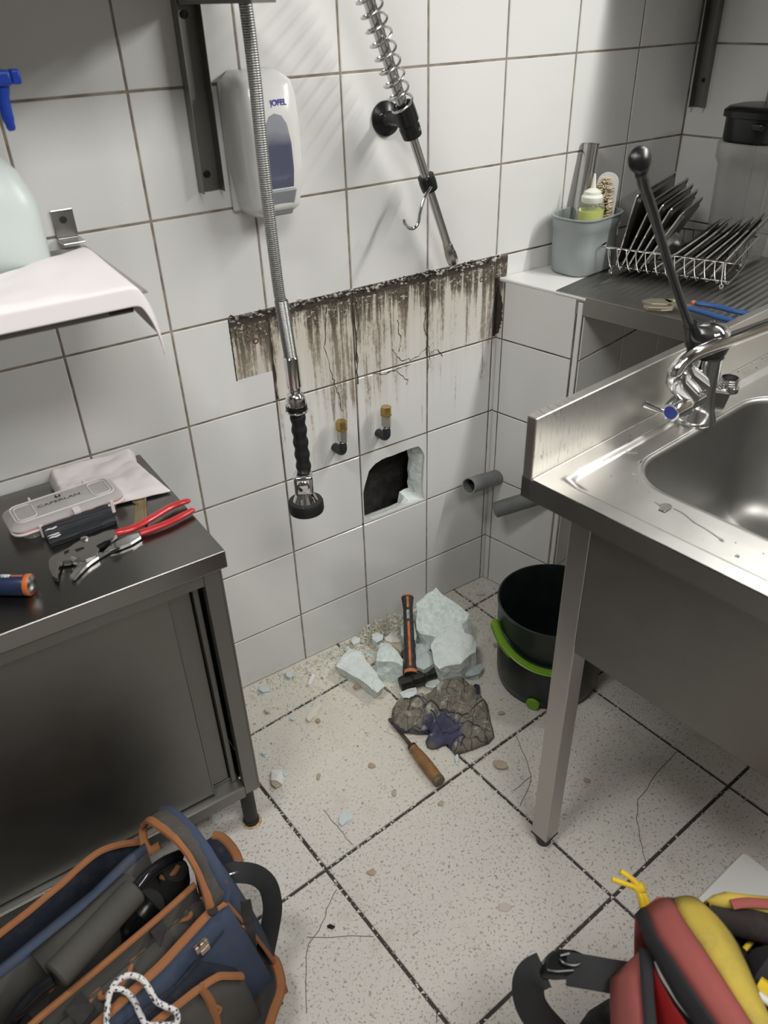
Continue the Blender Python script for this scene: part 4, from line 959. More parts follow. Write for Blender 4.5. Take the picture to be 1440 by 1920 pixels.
# lower pipe along the boxing side
def onbox(px, py, off):
    nrm = -bx; P0 = BO + nrm*off; r_ = ray(px, py); return CAM + r_*((P0-CAM).dot(nrm)/r_.dot(nrm))
l1 = onbox(930, 956, .075); l2 = onbox(1030, 925, .012)
pipe('drain_pipe', 'longer grey drain pipe emerging from behind the sink toward the corner', l2+(l2-l1)*.55, l1, .0215)

# ================================================================ riser arm with spring
def ay(x, y, yy): return aty(x, y, yy)
fl = ay(722, 222, 0)
t = thing('spray_riser', 'chrome riser tube with coil spring, black wall bracket and hook, leaning across the tiles', 'tap riser', tuple(fl))
cl = ay(764, 226, -.080)
P_bot = ay(845, 478, -.052); dirn = (cl-P_bot).normalized(); P_top = cl + dirn*.42
obj('wall_flange', MB().lathe([(.030, .0), (.0315, .002), (.031, .006), (.022, .012), (.014, .015), (.0115, .020), (.0110, .055)], 36, fl, (cl-fl).normalized()*1), M_RUBBER if False else M_BLACK, t)
obj('flange_screw', MB().lathe([(.0035, .0105), (.003, .013), (.001, .0135)], 12, fl+Vector((-.016,-.0,.008)), (0, -1, 0)), M_CHROME, t)
obj('bracket_clamp', MB().lathe([(.0155, -.032), (.0190, -.030), (.0200, -.012), (.0185, -.008), (.0185, -.004), (.0215, -.002), (.0215, .012), (.0205, .030), (.0185, .0305), (.0165, .026), (.001, .025)], 36, cl, dirn), M_BLACK, t)
obj('clamp_screw', MB().lathe([(.0028, 0), (.002, .0012), (.0005, .0014)], 10, cl-dirn*.018+Vector((.008,-.018,.002)), (.3,-1,.2)), M_CHROME, t)
obj('riser_tube', MB().tube([P_bot, cl-dirn*.02, P_top], .0088, 24), M_CHROME_D, t)
obj('inner_hose', MB().tube([cl+dirn*.02, P_top], .0105, 20), M_CHROME_D, t)
sp_ = []; a1 = dirn.orthogonal().normalized(); b1 = dirn.cross(a1); turns = 15
for k in range(turns*20+1):
    th = 2*math.pi*k/20; h = .018 + k/20*.0235 - max(0, 0)*.0
    sp_.append(cl + dirn*h + (a1*math.cos(th)+b1*math.sin(th))*.0205)
obj('coil_spring', MB().tube(sp_, .0024, 8), M_CHROME_D, t)
en = P_bot
obj('end_fitting', MB().lathe([(.0092, .030), (.0105, .028), (.0115, .012), (.0130, .008), (.0135, -.012), (.0115, -.020), (.010, -.022)], 8, en, dirn), M_CHROME_D, t, ang=20)
co = ay(802, 342, -.066)
obj('hook_collar', MB().lathe([(.010, -.016), (.0165, -.015), (.0175, .0), (.0165, .014), (.010, .0155)], 28, co, dirn), M_BLACK, t)
hk = [co+Vector((-.002, -.014, -.006)), ay(795, 372, -.083), ay(787, 400, -.087), ay(784, 418, -.088), ay(776, 428, -.088), ay(766, 427, -.088), ay(759, 419, -.088), ay(757, 411, -.087)]
obj('hook', MB().tube(smoothpts(hk, 5), .0036, 12), M_CHROME, t)

# ================================================================ hanging spray hose
HY = -.20
hb = ay(570, 950, HY)
t = thing('spray_hose', 'braided pre-rinse hose hanging down with black ribbed grip and spray head', 'hose', (hb.x, HY, hb.z))
def braid():
    t_ = NT('braided_steel'); b = t_.b; v = t_.pos((1, 1, 1)); wv1 = t_.new('ShaderNodeTexWave'); wv1.wave_type = 'BANDS'; wv1.bands_direction = 'Z'; wv1.inputs['Scale'].default_value = 95; wv1.inputs['Distortion'].default_value = 0; t_.l(v, wv1.inputs[0])
    ck = t_.new('ShaderNodeTexNoise'); ck.inputs['Scale'].default_value = 420; t_.l(v, ck.inputs[0])
    t_.l(t_.mix(t_.math('MULTIPLY', wv1.outputs[1], ck.outputs[0]), (.10, .10, .10), (.85, .85, .83)), b.inputs['Base Color'])
    b.inputs['Metallic'].default_value = .7; b.inputs['Roughness'].default_value = .38; t_.bump(wv1.outputs[1], .5, .001); return t_.m
M_BRAID = braid()
hpts = smoothpts([ay(448, -60, HY), ay(462, 20, HY), ay(478, 150, HY), ay(493, 300, HY), ay(508, 430, HY), ay(522, 540, HY), ay(527, 566, HY)], 6)
obj('braided_hose', MB().tube(hpts, .0098, 24), M_BRAID, t)
hs = ay(527, 563, HY); he = ay(545, 670, HY)
slv = MB(); d_ = (he-hs); nturn = 46
slv.tube([hs, he], .0108, 20)
for k in range(nturn): 
    c_ = hs.lerp(he, (k+.5)/nturn); slv.tube([c_ + (Vector((math.cos(2*math.pi*i/16), math.sin(2*math.pi*i/16), 0))*.0112) for i in range(16)], .0009, 6, closed=True)
obj('spring_sleeve', slv, mat('sleeve_steel', (.30, .30, .29), .35, 1), t)
a = he; b = ay(553, 737, HY); L = (b-a).length; dd = (b-a)
obj('swivel_connector', MB().lathe([(.0120, -.002), (.0138, .0), (.0140, L*.80), (.0120, L*.82), (.0112, L*.86), (.0118, L*.9), (.0098, L*1.02)], 28, a, dd), M_CHROME, t, ang=25)
a = b; b = ay(557, 772, HY); L = (b-a).length
obj('collar_cup', MB().lathe([(.0095, -.002), (.0150, .002), (.0190, L*.3), (.0195, L*.6), (.0195, L*.95), (.016, L*1.0)], 32, a, b-a), M_CHROME, t)
obj('lock_ring', MB().tube([a.lerp(b, .92)+Vector((math.cos(2*math.pi*i/28), math.sin(2*math.pi*i/28), 0))*.0198 for i in range(28)], .0020, 8, closed=True), M_CHROME, t)
obj('cup_seal', MB().lathe([(.0200, 0), (.0204, .002), (.0204, .009), (.0200, .011)], 32, a.lerp(b, .88), a-b), M_BLACK, t)
a = b; b = ay(571, 890, HY); L = (b-a).length; prof = []
for k in range(61):
    q = k/60; prof.append((.0140+.0012*math.sin(q*2*math.pi*5.2-1.2)+(.0 if .04 < q < .96 else -.001), q*L))
obj('grip', MB().lathe(prof, 28, a, b-a), M_RUBBER, t)
vb = ay(569, 905, HY-.006)
Fv = frame(vb, 0) @ Matrix.Rotation(R_(-28), 4, 'Z')
obj('valve_block', MB(Fv).box((-.019, -.017, -.023), (.019, .017, .022)), M_CHROME, t, bevel=.0075, seg=5)
obj('trigger_button', MB(Fv).lathe([(.0125, .0165), (.0118, .0195), (.009, .0205), (.001, .0208)], 28, (0, 0, 0), (0, -1, 0)), M_CHROME, t)
dn_ = Vector((.0, -.03, -1))
obj('head_bell', MB().lathe([(.0165, .018), (.0175, .022), (.0205, .030), (.0255, .038), (.028, .046)], 36, vb, dn_), M_CHROME, t)
obj('rubber_ring', MB().lathe([(.0265, .038), (.0335, .040), (.0355, .044), (.0360, .060), (.0345, .064), (.024, .065), (.020, .056), (.001, .056)], 44, vb, dn_), M_RUBBER, t)

# ================================================================ soap dispenser
so = Vector((.2115, 0, 1.255))
t = thing('soap_dispenser', 'white wall-mounted soap dispenser with grey-violet window behind the hanging hose', 'soap dispenser', tuple(so))
Fp = frame(so, 0)
def dsec(q):          # q 0 bottom .. 1 top -> half width, depth, z
    z = -.112+.230*q
    wq = .058*(1-.20*max(0, .35-q)/.35*1.0) * (1-.12*max(0, q-.85)/.15)
    dq = .092*(1-abs(q-.45)**2.6*1.2)
    if q < .06: wq *= .80+.2*q/.06; dq *= .72+.28*q/.06
    if q > .94: wq *= .72+.28*(1-q)/.06; dq *= .62+.38*(1-q)/.06
    return wq, max(.03, dq), z
vs = []; rows = 30; m_ = 26
for j in range(rows+1):
    wq, dq, z = dsec(j/rows)
    for i in range(m_+1):
        a = math.pi*i/m_; ca, sa_ = math.cos(a), math.sin(a); e = .42
        x = wq*math.copysign(abs(ca)**e, ca); y = -dq*abs(sa_)**e
        vs.append((x, y-.002, z))
fs = [(j*(m_+1)+i, j*(m_+1)+i+1, (j+1)*(m_+1)+i+1, (j+1)*(m_+1)+i) for j in range(rows) for i in range(m_)] + [tuple(range(m_+1)), tuple(range(rows*(m_+1), (rows+1)*(m_+1)))[::-1]]
obj('housing', MB(Fp).add(vs, fs), M_WHITE, t, ang=60)
obj('back_plate', MB(Fp).box((-.059, -.012, -.106), (.059, -.001, .106)), M_WHITE, t, bevel=.006, seg=3)
def dfront(x, z):     # front surface depth at x, z
    q = (z+.112)/.230; wq, dq, _ = dsec(min(1, max(0, q))); c = min(1, abs(x)/wq); s_ = max(0, 1-c**(2/.42))**.5; return -dq*s_**.42-.002
def patch(name, pl, m, lift, sh=8):
    cxp = sum(p[0] for p in pl)/len(pl); czp = sum(p[1] for p in pl)/len(pl); vs = []; n = len(pl)
    for k in range(sh+1):
        q = k/sh
        for (x, z) in pl: X, Z = cxp+(x-cxp)*q, czp+(z-czp)*q; vs.append((X, dfront(X, Z)-lift*(1 if q < .99 else .2), Z))
    fs = [(k*n+i, k*n+(i+1) % n, (k+1)*n+(i+1) % n, (k+1)*n+i) for k in range(sh) for i in range(n)]
    return obj(name, MB(Fp).add(vs, fs), m, t, ang=60, fix=True)
win = [(-.024, -.060), (.025, -.060), (.027, -.03), (.026, .01), (.021, .040), (.013, .053), (.0, .057), (-.011, .053), (-.019, .040), (-.024, .01), (-.025, -.03)]
def dens(pl, k=5):
    out = []
    for i in range(len(pl)):
        a, b = pl[i], pl[(i+1) % len(pl)]; out += [(a[0]+(b[0]-a[0])*s_/k, a[1]+(b[1]-a[1])*s_/k) for s_ in range(k)]
    return out
def winmat():
    t_ = NT('dispenser_window'); g = t_.new('ShaderNodeTexCoord'); s_ = t_.new('ShaderNodeSeparateXYZ'); t_.l(g.outputs['Object'], s_.inputs[0])
    n = t_.noise(g.outputs['Object'], 30, 3)
    f = t_.math('MULTIPLY_ADD', s_.outputs[2], 40, t_.math('MULTIPLY_ADD', n, .8, -.7), clamp=True)
    t_.l(t_.mix(f, (.10, .105, .16), (.30, .31, .35)), t_.b.inputs['Base Color']); t_.b.inputs['Roughness'].default_value = .12; return t_.m
patch('window', dens(win), winmat(), .0006)
pb = [(-.031, -.112), (.031, -.112), (.031, -.070), (-.031, -.070)]
obj('push_bar', MB(Fp).add([(x, y, z) for (x, z) in ((-.025, -.109), (.027, -.109), (.029, -.062), (-.028, -.062)) for y in (-.06, dfront(0, -.09)-.012 if z > -.1 else dfront(0, -.1)+.004)], [(0,2,4,6),(1,7,5,3),(0,1,3,2),(2,3,5,4),(4,5,7,6),(6,7,1,0)]), mat('grey_push_bar', (.30, .31, .33), .35), t, bevel=.004, seg=3)
text('lettering', 'JOFEL', .013, mat('blue_ink', (.05, .05, .35), .4), t, Fp @ Matrix.Translation((.011, dfront(.011, .074)-.0012, .072)) @ Matrix.Rotation(R_(90), 4, 'X'), .0006, fit=.031, bold=.0002)
# ================================================================ channel upright and overhead shelf, top left
t = thing('shelf_rail', 'steel channel rail screwed to the tiles left of the soap dispenser', 'rail', (.115, 0, 1.4))
obj('channel', MB().box((.094, -.003, 1.190), (.134, -.0008, 1.86)).box((.094, -.026, 1.190), (.0955, -.003, 1.86)).box((.1325, -.026, 1.190), (.134, -.003, 1.86)), M_STEEL_D, t, smooth=False, bevel=.0005)
for z in (1.218, 1.455): obj('bolt', MB().lathe([(.0065, .003), (.006, .0055), (.002, .006)], 16, (.113, 0, z), (0, -1, 0)), M_BLACK, t)
t = thing('upper_shelf', 'dark overhead steel shelf entering the top left edge', 'shelf', (-.3, -.15, 1.5))
obj('shelf_plate', MB().box((-1.2, -.30, 1.500), (.165, -.012, 1.504)), M_STEEL_D, t, smooth=False)
obj('shelf_bracket', MB().box((.096, -.29, 1.468), (.132, -.024, 1.499)), M_STEEL_D, t, smooth=False)
# ================================================================ small wire shelf at the left with towel, jug and spray bottle
SZ2 = 1.147
t = thing('small_wall_shelf', 'small dark steel wall shelf at the left edge under a towel', 'shelf', (-.3, -.1, SZ2))
obj('shelf_plate', MB().box((-.75, -.335, SZ2-.006), (-.150, -.045, SZ2-.002)).box((-.75, -.335, SZ2-.029), (-.150, -.333, SZ2-.002)).box((-.75, -.333, SZ2-.029), (-.15, -.318, SZ2-.0275)), M_STEEL_D, t, smooth=False)
obj('wall_bracket', MB().box((-.162, -.003, 1.152), (-.126, -.0006, 1.196)).box((-.162, -.045, 1.149), (-.126, -.0006, 1.152)).box((-.166, -.33, 1.138), (-.124, -.02, 1.141)), M_CHROME_D, t, smooth=False, bevel=.002, seg=2)
obj('bracket_screw', MB().lathe([(.006, .0028), (.0058, .0045), (.002, .005)], 16, (-.1445, 0, 1.180), (0, -1, 0)), M_DARKPIPE, t)
obj('bracket_end', MB().box((-.185, -.336, SZ2-.028), (-.149, -.300, SZ2-.007)), M_DARKPIPE, t, smooth=False, bevel=.003)
def towel_shelf(u, v):
    x = -.60+.456*min(u, .86)/.86
    if v < .62: y = -.195-.140*(v/.62); z = SZ2+.007 + .004*abs(fold(u*2.5, v, 4, 5)) + .002*math.sin(5*v+9*u)
    else: q = (v-.62)/.38; y = -.340-.004*q; z = SZ2+.007-.026*q
    if u < .86: y += .10*max(0, (u/.86-.55))/.45*max(0, 1-v/.6)*.9
    else:
        q = (u-.86)/.14; y += .10*max(0, 1-v/.6)*.9*(1-q*.2)
        x += .020*math.sin(q*1.6); z -= .078*q**1.3*(.75+.25*v); y += .006*q*math.sin(v*5)
    return Vector((x, y, z))
cloth('shelf_towel', towel_shelf, 60, 30, M_TOWEL2, 'pinkish white towel draped along the small wall shelf and hanging off its end', 'towel', (-.3, -.25, SZ2), .0045)
# translucent jug
def jugprof(o, sx, sy, lvs, n=40):
    vs = []
    for r, z, e in lvs:
        for k in range(n):
            a = 2*math.pi*k/n; c_, s_ = math.cos(a), math.sin(a); vs.append((sx*r*math.copysign(abs(c_)**e, c_), sy*r*math.copysign(abs(s_)**e, s_), z))
    fs = [(j*n+i, j*n+(i+1) % n, (j+1)*n+(i+1) % n, (j+1)*n+i) for j in range(len(lvs)-1) for i in range(n)] + [tuple(range(n))[::-1], tuple(range((len(lvs)-1)*n, len(lvs)*n))]
    return MB(frame(o)).add(vs, fs)
M_JUGW = mat('translucent_jug', (.56, .62, .60), .35, sss=.1)
jo = Vector((-.270, -.098, SZ2-.0015))
t = thing('plastic_jug', 'pale translucent plastic jug standing on the wall shelf behind the towel', 'jug', tuple(jo))
obj('jug_body', jugprof(jo, .072, .052, [(.88, 0, .6), (1.0, .012, .55), (1.0, .085, .55), (.96, .100, .6), (.80, .132, .8), (.56, .152, .95), (.36, .164, 1), (.33, .180, 1)]), M_JUGW, t, ang=60)
obj('jug_cap', MB().lathe([(.0265, .180), (.027, .184), (.027, .204), (.024, .207)], 24, jo), M_WHITE, t)
so2 = Vector((-.365, -.190, SZ2+.011))
t = thing('spray_bottle', 'spray bottle with blue trigger at the upper left edge', 'spray bottle', tuple(so2))
M_BLUE2 = mat('royal_blue_plastic', (.01, .04, .30), .35)
obj('bottle', MB().lathe([(.036, 0), (.038, .004), (.038, .11), (.030, .14), (.015, .16), (.013, .18)], 28, so2), M_JUGW, t)
tp = so2+Vector((0, 0, .18)); nz = aty(36, 142, -.19)
n0 = Vector((so2.x, -.19, nz.z-.001))
obj('nozzle_body', MB().box((so2.x-.012, -.202, nz.z-.010), (nz.x-.012, -.178, nz.z+.008)).box((so2.x-.012, -.203, so2.z+.178), (so2.x+.014, -.177, nz.z+.006)), M_BLUE2, t, bevel=.004, seg=3)
obj('nozzle_tip', MB().box((nz.x-.012, -.200, nz.z-.009), (nz.x, -.180, nz.z+.008)), M_BLUE2, t, bevel=.0025)
obj('trigger', MB().tube(smoothpts([aty(4, 150, -.19), aty(6, 180, -.19), aty(13, 215, -.19), aty(23, 245, -.19)], 4), [.0065]*4+[.0058]*6+[.0045]*2+[.003], 12, flat=1.3), M_BLUE2, t)
# ================================================================ rubble on the floor
from mathutils.geometry import delaunay_2d_cdt
def inside(p, poly):
    x, y = p; c = False; n = len(poly)
    for i in range(n):
        a, b = poly[i], poly[i-1]
        if (a[1] > y) != (b[1] > y) and x < (b[0]-a[0])*(y-a[1])/(b[1]-a[1])+a[0]: c = not c
    return c
def edge_d(p, poly):
    m_ = 1e9; P_ = Vector(p)
    for i in range(len(poly)):
        a, b = Vector(poly[i]), Vector(poly[i-1]); ab = b-a; t_ = max(0, min(1, (P_-a).dot(ab)/max(ab.length_squared, 1e-12))); m_ = min(m_, (P_-a-ab*t_).length)
    return m_
def rag_mesh(poly, step, hfun, jit=.3):
    xs = [p[0] for p in poly]; ys = [p[1] for p in poly]; pts = [Vector(p) for p in poly]; n = len(pts)
    x = min(xs)
    while x < max(xs):
        y = min(ys)
        while y < max(ys):
            q = (x+random.uniform(-jit, jit)*step, y+random.uniform(-jit, jit)*step)
            if inside(q, poly) and edge_d(q, poly) > step*.45: pts.append(Vector(q))
            y += step
        x += step
    v, e, f, *_ = delaunay_2d_cdt(pts, [], [list(range(n))], 1, 1e-6)
    return [(p.x, p.y, hfun(p)) for p in v], [tuple(q) for q in f], n
def rock(name, label, px, zt, m, seed, cat='rubble', group=None, shrink=.82, step=.008, rough=.0035, zb=0, push=(0, 0)):
    random.seed(seed)
    zf = zt if callable(zt) else (lambda x, y: zt)
    P3 = [at(x, y, zf(x, y)) for x, y in px]
    # subdivide outline with jitter
    Q = []
    for i in range(len(P3)):
        a, b = P3[i], P3[(i+1) % len(P3)]; k = max(1, int((b-a).length/.014))
        for s_ in range(k):
            q = a.lerp(b, s_/k); Q.append(q + (Vector((random.gauss(0, .0014), random.gauss(0, .0014), random.gauss(0, .0012))) if s_ else Vector()))
    n = len(Q); poly = [(q.x, q.y) for q in Q]
    c = sum(Q, Vector())/n
    # fitted plane for interior heights
    sxx = sum((q.x-c.x)**2 for q in Q); syy = sum((q.y-c.y)**2 for q in Q); sxy = sum((q.x-c.x)*(q.y-c.y) for q in Q); sxz = sum((q.x-c.x)*(q.z-c.z) for q in Q); syz = sum((q.y-c.y)*(q.z-c.z) for q in Q)
    D = sxx*syy-sxy*sxy or 1; A = (sxz*syy-syz*sxy)/D; Bq = (syz*sxx-sxz*sxy)/D
    def h(p): return c.z + A*(p[0]-c.x) + Bq*(p[1]-c.y) + min(.004, edge_d((p[0], p[1]), poly)*.35) + NZ.noise(Vector((p[0]*55, p[1]*55, seed)))*rough + NZ.noise(Vector((p[0]*150, p[1]*150, seed*2)))*rough*.55
    vs, fs, _ = rag_mesh(poly, step, lambda p: h(p))
    for i, q in enumerate(Q):
        if i < len(vs): vs[i] = (q.x, q.y, q.z)
    mb = MB(); rings = 3; base = len(vs)
    ring = []
    for j in range(1, rings+1):
        t_ = j/rings
        for q in Q:
            f = 1-(1-shrink)*t_
            ring.append((c.x+(q.x-c.x)*f+push[0]*t_+random.gauss(0, .0016), c.y+(q.y-c.y)*f+push[1]*t_+random.gauss(0, .0016), max(zb, q.z*(1-t_)+zb*t_)))
    allv = list(vs)+ring; F = list(fs)
    def idx(j, i): return i % n if j == 0 else base+(j-1)*n+i % n
    for j in range(rings):
        for i in range(n): F.append((idx(j, i), idx(j, i+1), idx(j+1, i+1), idx(j+1, i)))
    F.append(tuple(idx(rings, i) for i in range(n))[::-1])
    o = obj(name, mb.add(allv, F), m, None, smooth=False, loc=(c.x, c.y, zb))
    tag(o, label, cat, group); return o
def s45(pts): return [(610+a/4.5, 1080+b/4.5) for a, b in pts]
rock('plaster_slab', 'largest pale green plaster slab leaning at the wall right of the hammer handle', s45([(935,97),(980,150),(1060,200),(1130,250),(1215,320),(1190,380),(1120,430),(1040,470),(920,510),(850,497),(800,485),(770,450),(765,380),(775,300),(765,230),(830,180)]),
     lambda x, y: .072+(1190-y)/90*.055, M_PLASTER_F, 11, shrink=.9, push=(.01, -.035))
rock('plaster_block', 'big whitish plaster block in front of the largest slab, right of the hammer', s45([(1145,385),(1100,385),(1040,430),(950,500),(890,580),(905,650),(920,740),(960,785),(1060,752),(1140,742),(1180,700),(1270,640),(1275,580),(1240,500),(1180,480),(1160,430)]),
     lambda x, y: .075+(1255-y)/90*.012, M_PLASTER, 12, shrink=.97, rough=.005, push=(.012, .002))
rock('plaster_flake', 'flat bluish plaster piece at the right foot of the big whitish block', s45([(1180,835),(1185,795),(1240,755),(1320,738),(1335,775),(1300,825),(1240,842)]), .022, M_PLASTER_G, 13)
rock('plaster_wedge', 'long white wedge of plaster lying alone left of the pile', s45([(200,615),(300,630),(330,680),(400,780),(450,860),(505,930),(440,985),(330,900),(230,840),(90,760),(130,690)]),
     lambda x, y: .046, M_PLASTER, 14, shrink=.86, push=(.006, .012))
rock('plaster_block', 'angular plaster block left of the hammer handle, flecked top', s45([(470,562),(540,572),(610,635),(655,705),(652,760),(560,722),(430,715),(440,640)]), .060, M_PLASTER_F, 15, shrink=1.03, push=(-.004, -.008))
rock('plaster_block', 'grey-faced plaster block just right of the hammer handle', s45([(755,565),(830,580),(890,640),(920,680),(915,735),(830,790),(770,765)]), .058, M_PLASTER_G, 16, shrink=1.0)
rock('plaster_flake', 'flat white plaster piece under the hammer head', s45([(830,900),(890,830),(950,808),(1035,865),(1000,915),(905,945),(850,935)]), .012, M_PLASTER, 17)
rock('plaster_flake', 'small jagged plaster piece in front of the hammer head', s45([(625,985),(690,955),(765,938),(775,985),(720,1030),(660,1030)]), .016, M_PLASTER, 18)
rock('plaster_lump', 'small white plaster lump at the wall left of the pile', s45([(395,490),(440,475),(490,500),(480,540),(430,560),(395,530)]), .030, M_PLASTER, 19)
rock('plaster_lump', 'white lump resting on the wood-coloured splinters behind the pile', s45([(500,520),(560,470),(610,510),(640,555),(560,560),(510,545)]), .042, mat('whitish_plaster', (.68, .66, .60), .95, bump=.4), 20)
rock('mortar_slab', 'cream mortar slab edge between the two middle plaster blocks', s45([(480,545),(560,565),(665,560),(668,610),(640,640),(560,585),(500,565)]), .038, mat('cream_mortar', (.55, .47, .36), .95, bump=.5), 21)
rock('plaster_lump', 'bluish plaster lump at the wall base, left of the pile', s45([(215,545),(240,510),(295,520),(290,555),(240,580)]), .018, M_PLASTER, 22)
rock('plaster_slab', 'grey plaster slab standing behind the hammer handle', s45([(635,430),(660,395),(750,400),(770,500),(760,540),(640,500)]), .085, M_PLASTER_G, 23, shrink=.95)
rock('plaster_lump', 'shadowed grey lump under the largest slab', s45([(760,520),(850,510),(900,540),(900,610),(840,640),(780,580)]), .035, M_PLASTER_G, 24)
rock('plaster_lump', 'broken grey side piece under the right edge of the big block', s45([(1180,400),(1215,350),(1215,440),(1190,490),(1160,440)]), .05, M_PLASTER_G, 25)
# small pieces on the floor: (outline px, thickness, material, label)
def chip(cx_, cy_, w_, h_, z, m, label, seed, name='tile_chip'):
    random.seed(seed); k = random.choice([5, 6, 7]); a0 = random.random()*6
    pts = [(cx_+w_/2*math.cos(a0+2*math.pi*i/k)*random.uniform(.75, 1.15), cy_+h_/2*math.sin(a0+2*math.pi*i/k)*random.uniform(.75, 1.15)) for i in range(k)]
    return rock(name, label, pts, z, m, seed, cat='chip', shrink=.95, step=.02, rough=.001)
chip(522, 1447, 0, 0, .006, M_CHIP_W, '', 30) if False else rock('tile_chip', 'white glazed tile shard with a curved edge near the cabinet foot', [(509,1444),(528,1443),(532,1457),(528,1470),(519,1464),(509,1462)], .011, M_CHIP_W, 31, cat='chip', step=.02, rough=0, shrink=1)
rock('tile_chip', 'terracotta tile shard just below the white glazed shard', [(509,1462),(520,1464),(526,1468),(516,1476),(509,1470)], .009, M_CHIP_TAN, 32, cat='chip', step=.02, rough=0, shrink=1)
chip(535, 1449, 11, 8, .004, M_CHIP_B, 'tiny bluish chip touching the white glazed shard', 33)
rock('tile_chip', 'long cream tile sliver lying below the wall, left of the wedge', [(574,1346),(580,1338),(596,1321),(603,1319),(602,1325),(590,1343),(578,1352)], .010, mat('cream_tile', (.72, .68, .58), .4), 34, cat='chip', step=.02, rough=0)
rock('tile_chip', 'short upright white tile sliver nearer the wall than the long cream one', [(577,1283),(586,1262),(592,1265),(589,1271),(582,1283)], .010, M_CHIP_W, 35, cat='chip', step=.02, rough=0)
chip(541, 1263, 13, 16, .012, M_CHIP_B, 'bluish plaster flake tilted at the wall, left end of the rubble', 36)
chip(496, 1291, 20, 12, .010, M_CHIP_B, 'bluish plaster piece closest to the cabinet post by the wall', 37)
chip(503, 1330, 15, 11, .010, M_CHIP, 'pale grey stone chip beside the cabinet post', 38)
chip(550, 1346, 13, 9, .006, M_CHIP_B, 'light blue flake left of the long cream sliver', 39)
chip(596, 1350, 10, 8, .006, M_CHIP_T, 'pink terracotta chip at the lower end of the long cream sliver', 40)
chip(669, 1286, 16, 10, .008, M_CHIP_T, 'pink and white chip below the long white wedge', 41)
rock('tile_chip', 'pale blue plaster shard alone on the front floor tile', [(635,1542),(637,1528),(648,1521),(660,1528),(662,1534),(650,1540),(640,1547)], .007, M_CHIP_B, 42, cat='chip', step=.02)
rock('stone_chip', 'flat oval tan stone right of the rag near the sink leg', [(924,1432),(927,1425),(936,1424),(947,1428),(952,1436),(946,1441),(934,1440)], .008, M_CHIP_TAN, 43, cat='chip', step=.02)
chip(857, 1421, 8, 17, .008, M_CHIP_B, 'pale blue oblong chip just below the rag', 44)
chip(495, 1411, 12, 8, .008, M_CHIP_B, 'small blue-grey flake right against the cabinet post foot', 45)
chip(597, 1455, 7, 12, .005, M_CHIP_TAN, 'brown chip in the middle of the dusty tile', 46)
chip(697, 1435, 14, 8, .004, M_CHIP_T, 'rosy flat chip left of the chisel handle', 47)
chip(739, 1486, 9, 12, .004, M_CHIP_TAN, 'tan flake below left of the chisel handle', 48)
chip(827, 1506, 13, 9, .004, M_CHIP_TAN, 'tan flake on the joint just below the chisel butt', 49)
chip(697, 1635, 18, 12, .004, M_CHIP_T, 'beige flake in the middle of the lower floor tile', 50)
chip(946, 1700, 24, 18, .003, mat('pale_flake', (.55, .48, .44), .9), 'pinkish flat flake near the buckle strap', 51)
chip(620, 1737, 13, 10, .003, M_BLACK, 'small black scrap on the tile near the bag strap', 52, 'scrap')
chip(1101, 1463, 12, 8, .003, M_CHIP_T, 'pale brown flake right of the sink leg', 53)
chip(940, 1336, 14, 8, .005, M_CHIP_TAN, 'brownish chip between the rag and the bucket', 54)
chip(931, 1208, 13, 8, .006, M_CHIP_T, 'pink chip left of the green bucket handle', 55)
rock('stone_chip', 'pale oblong chip in the corner behind the bucket', [(893,1113),(896,1108),(906,1108),(908,1113),(900,1115)], .008, M_CHIP, 56, cat='chip', step=.02)
rock('scrap', 'small dark blue plug at the right edge of the rag', [(887,1286),(891,1282),(899,1284),(900,1298),(895,1302),(889,1296)], .014, M_NAVY, 57, cat='scrap', step=.02)
# crumbs
def crumbs(name, label, m, count, seed, size):
    random.seed(seed); mb = MB()
    for k in range(count):
        r_ = random.random()
        if r_ < .33: x, y = random.gauss(.37, .08), -.012-abs(random.gauss(0, .045))
        elif r_ < .48: x, y = random.uniform(.02, .55), -.008-abs(random.gauss(0, .03))
        elif r_ < .86: x, y = random.gauss(.32, .16), -.02-abs(random.gauss(0, .20))
        elif r_ < .95: x, y = random.gauss(.70, .07), random.uniform(-.24, -.01)
        else: x, y = random.uniform(-.08, .6), random.uniform(-.75, -.02)
        if y > -.006 or x < -.08 or x > .80+.22*y*-.2: continue
        if math.hypot(x-.682, y+.405) < .14: continue
        s_ = size*random.choice([.35, .5, .6, .8, 1, 1.4]); h = s_*random.uniform(.25, .7); a = random.random()*6.28
        if r_ < .33: s_ *= 1.6; h *= 2.2
        c_, n_ = math.cos(a)*s_, math.sin(a)*s_; q = random.uniform(.3, .8)
        mb.add([(x+c_, y+n_, 0), (x-n_*q, y+c_*q, 0), (x-c_*.8, y-n_*.8, 0), (x+n_*.6, y-c_*.6, 0), (x+c_*.2, y+n_*.3, h), (x-c_*.3, y-n_*.1, h*.9)],
               [(0, 1, 4), (1, 5, 4), (1, 2, 5), (2, 3, 5), (3, 4, 5), (3, 0, 4)])
    o = obj(name, mb, m, None, smooth=False, loc=(.3, -.1, 0), fix=False, kind='stuff'); tag(o, label, 'rubble', kind='stuff')
crumbs('plaster_crumbs', 'white and cream plaster crumbs strewn along the wall and floor', M_CHIP, 2300, 61, .0042)
crumbs('bluish_crumbs', 'bluish plaster crumbs strewn among the rubble', M_CHIP_B, 900, 62, .0046)
crumbs('terracotta_crumbs', 'brown and tan tile crumbs strewn over the dusty floor', M_CHIP_TAN, 1100, 63, .0034)
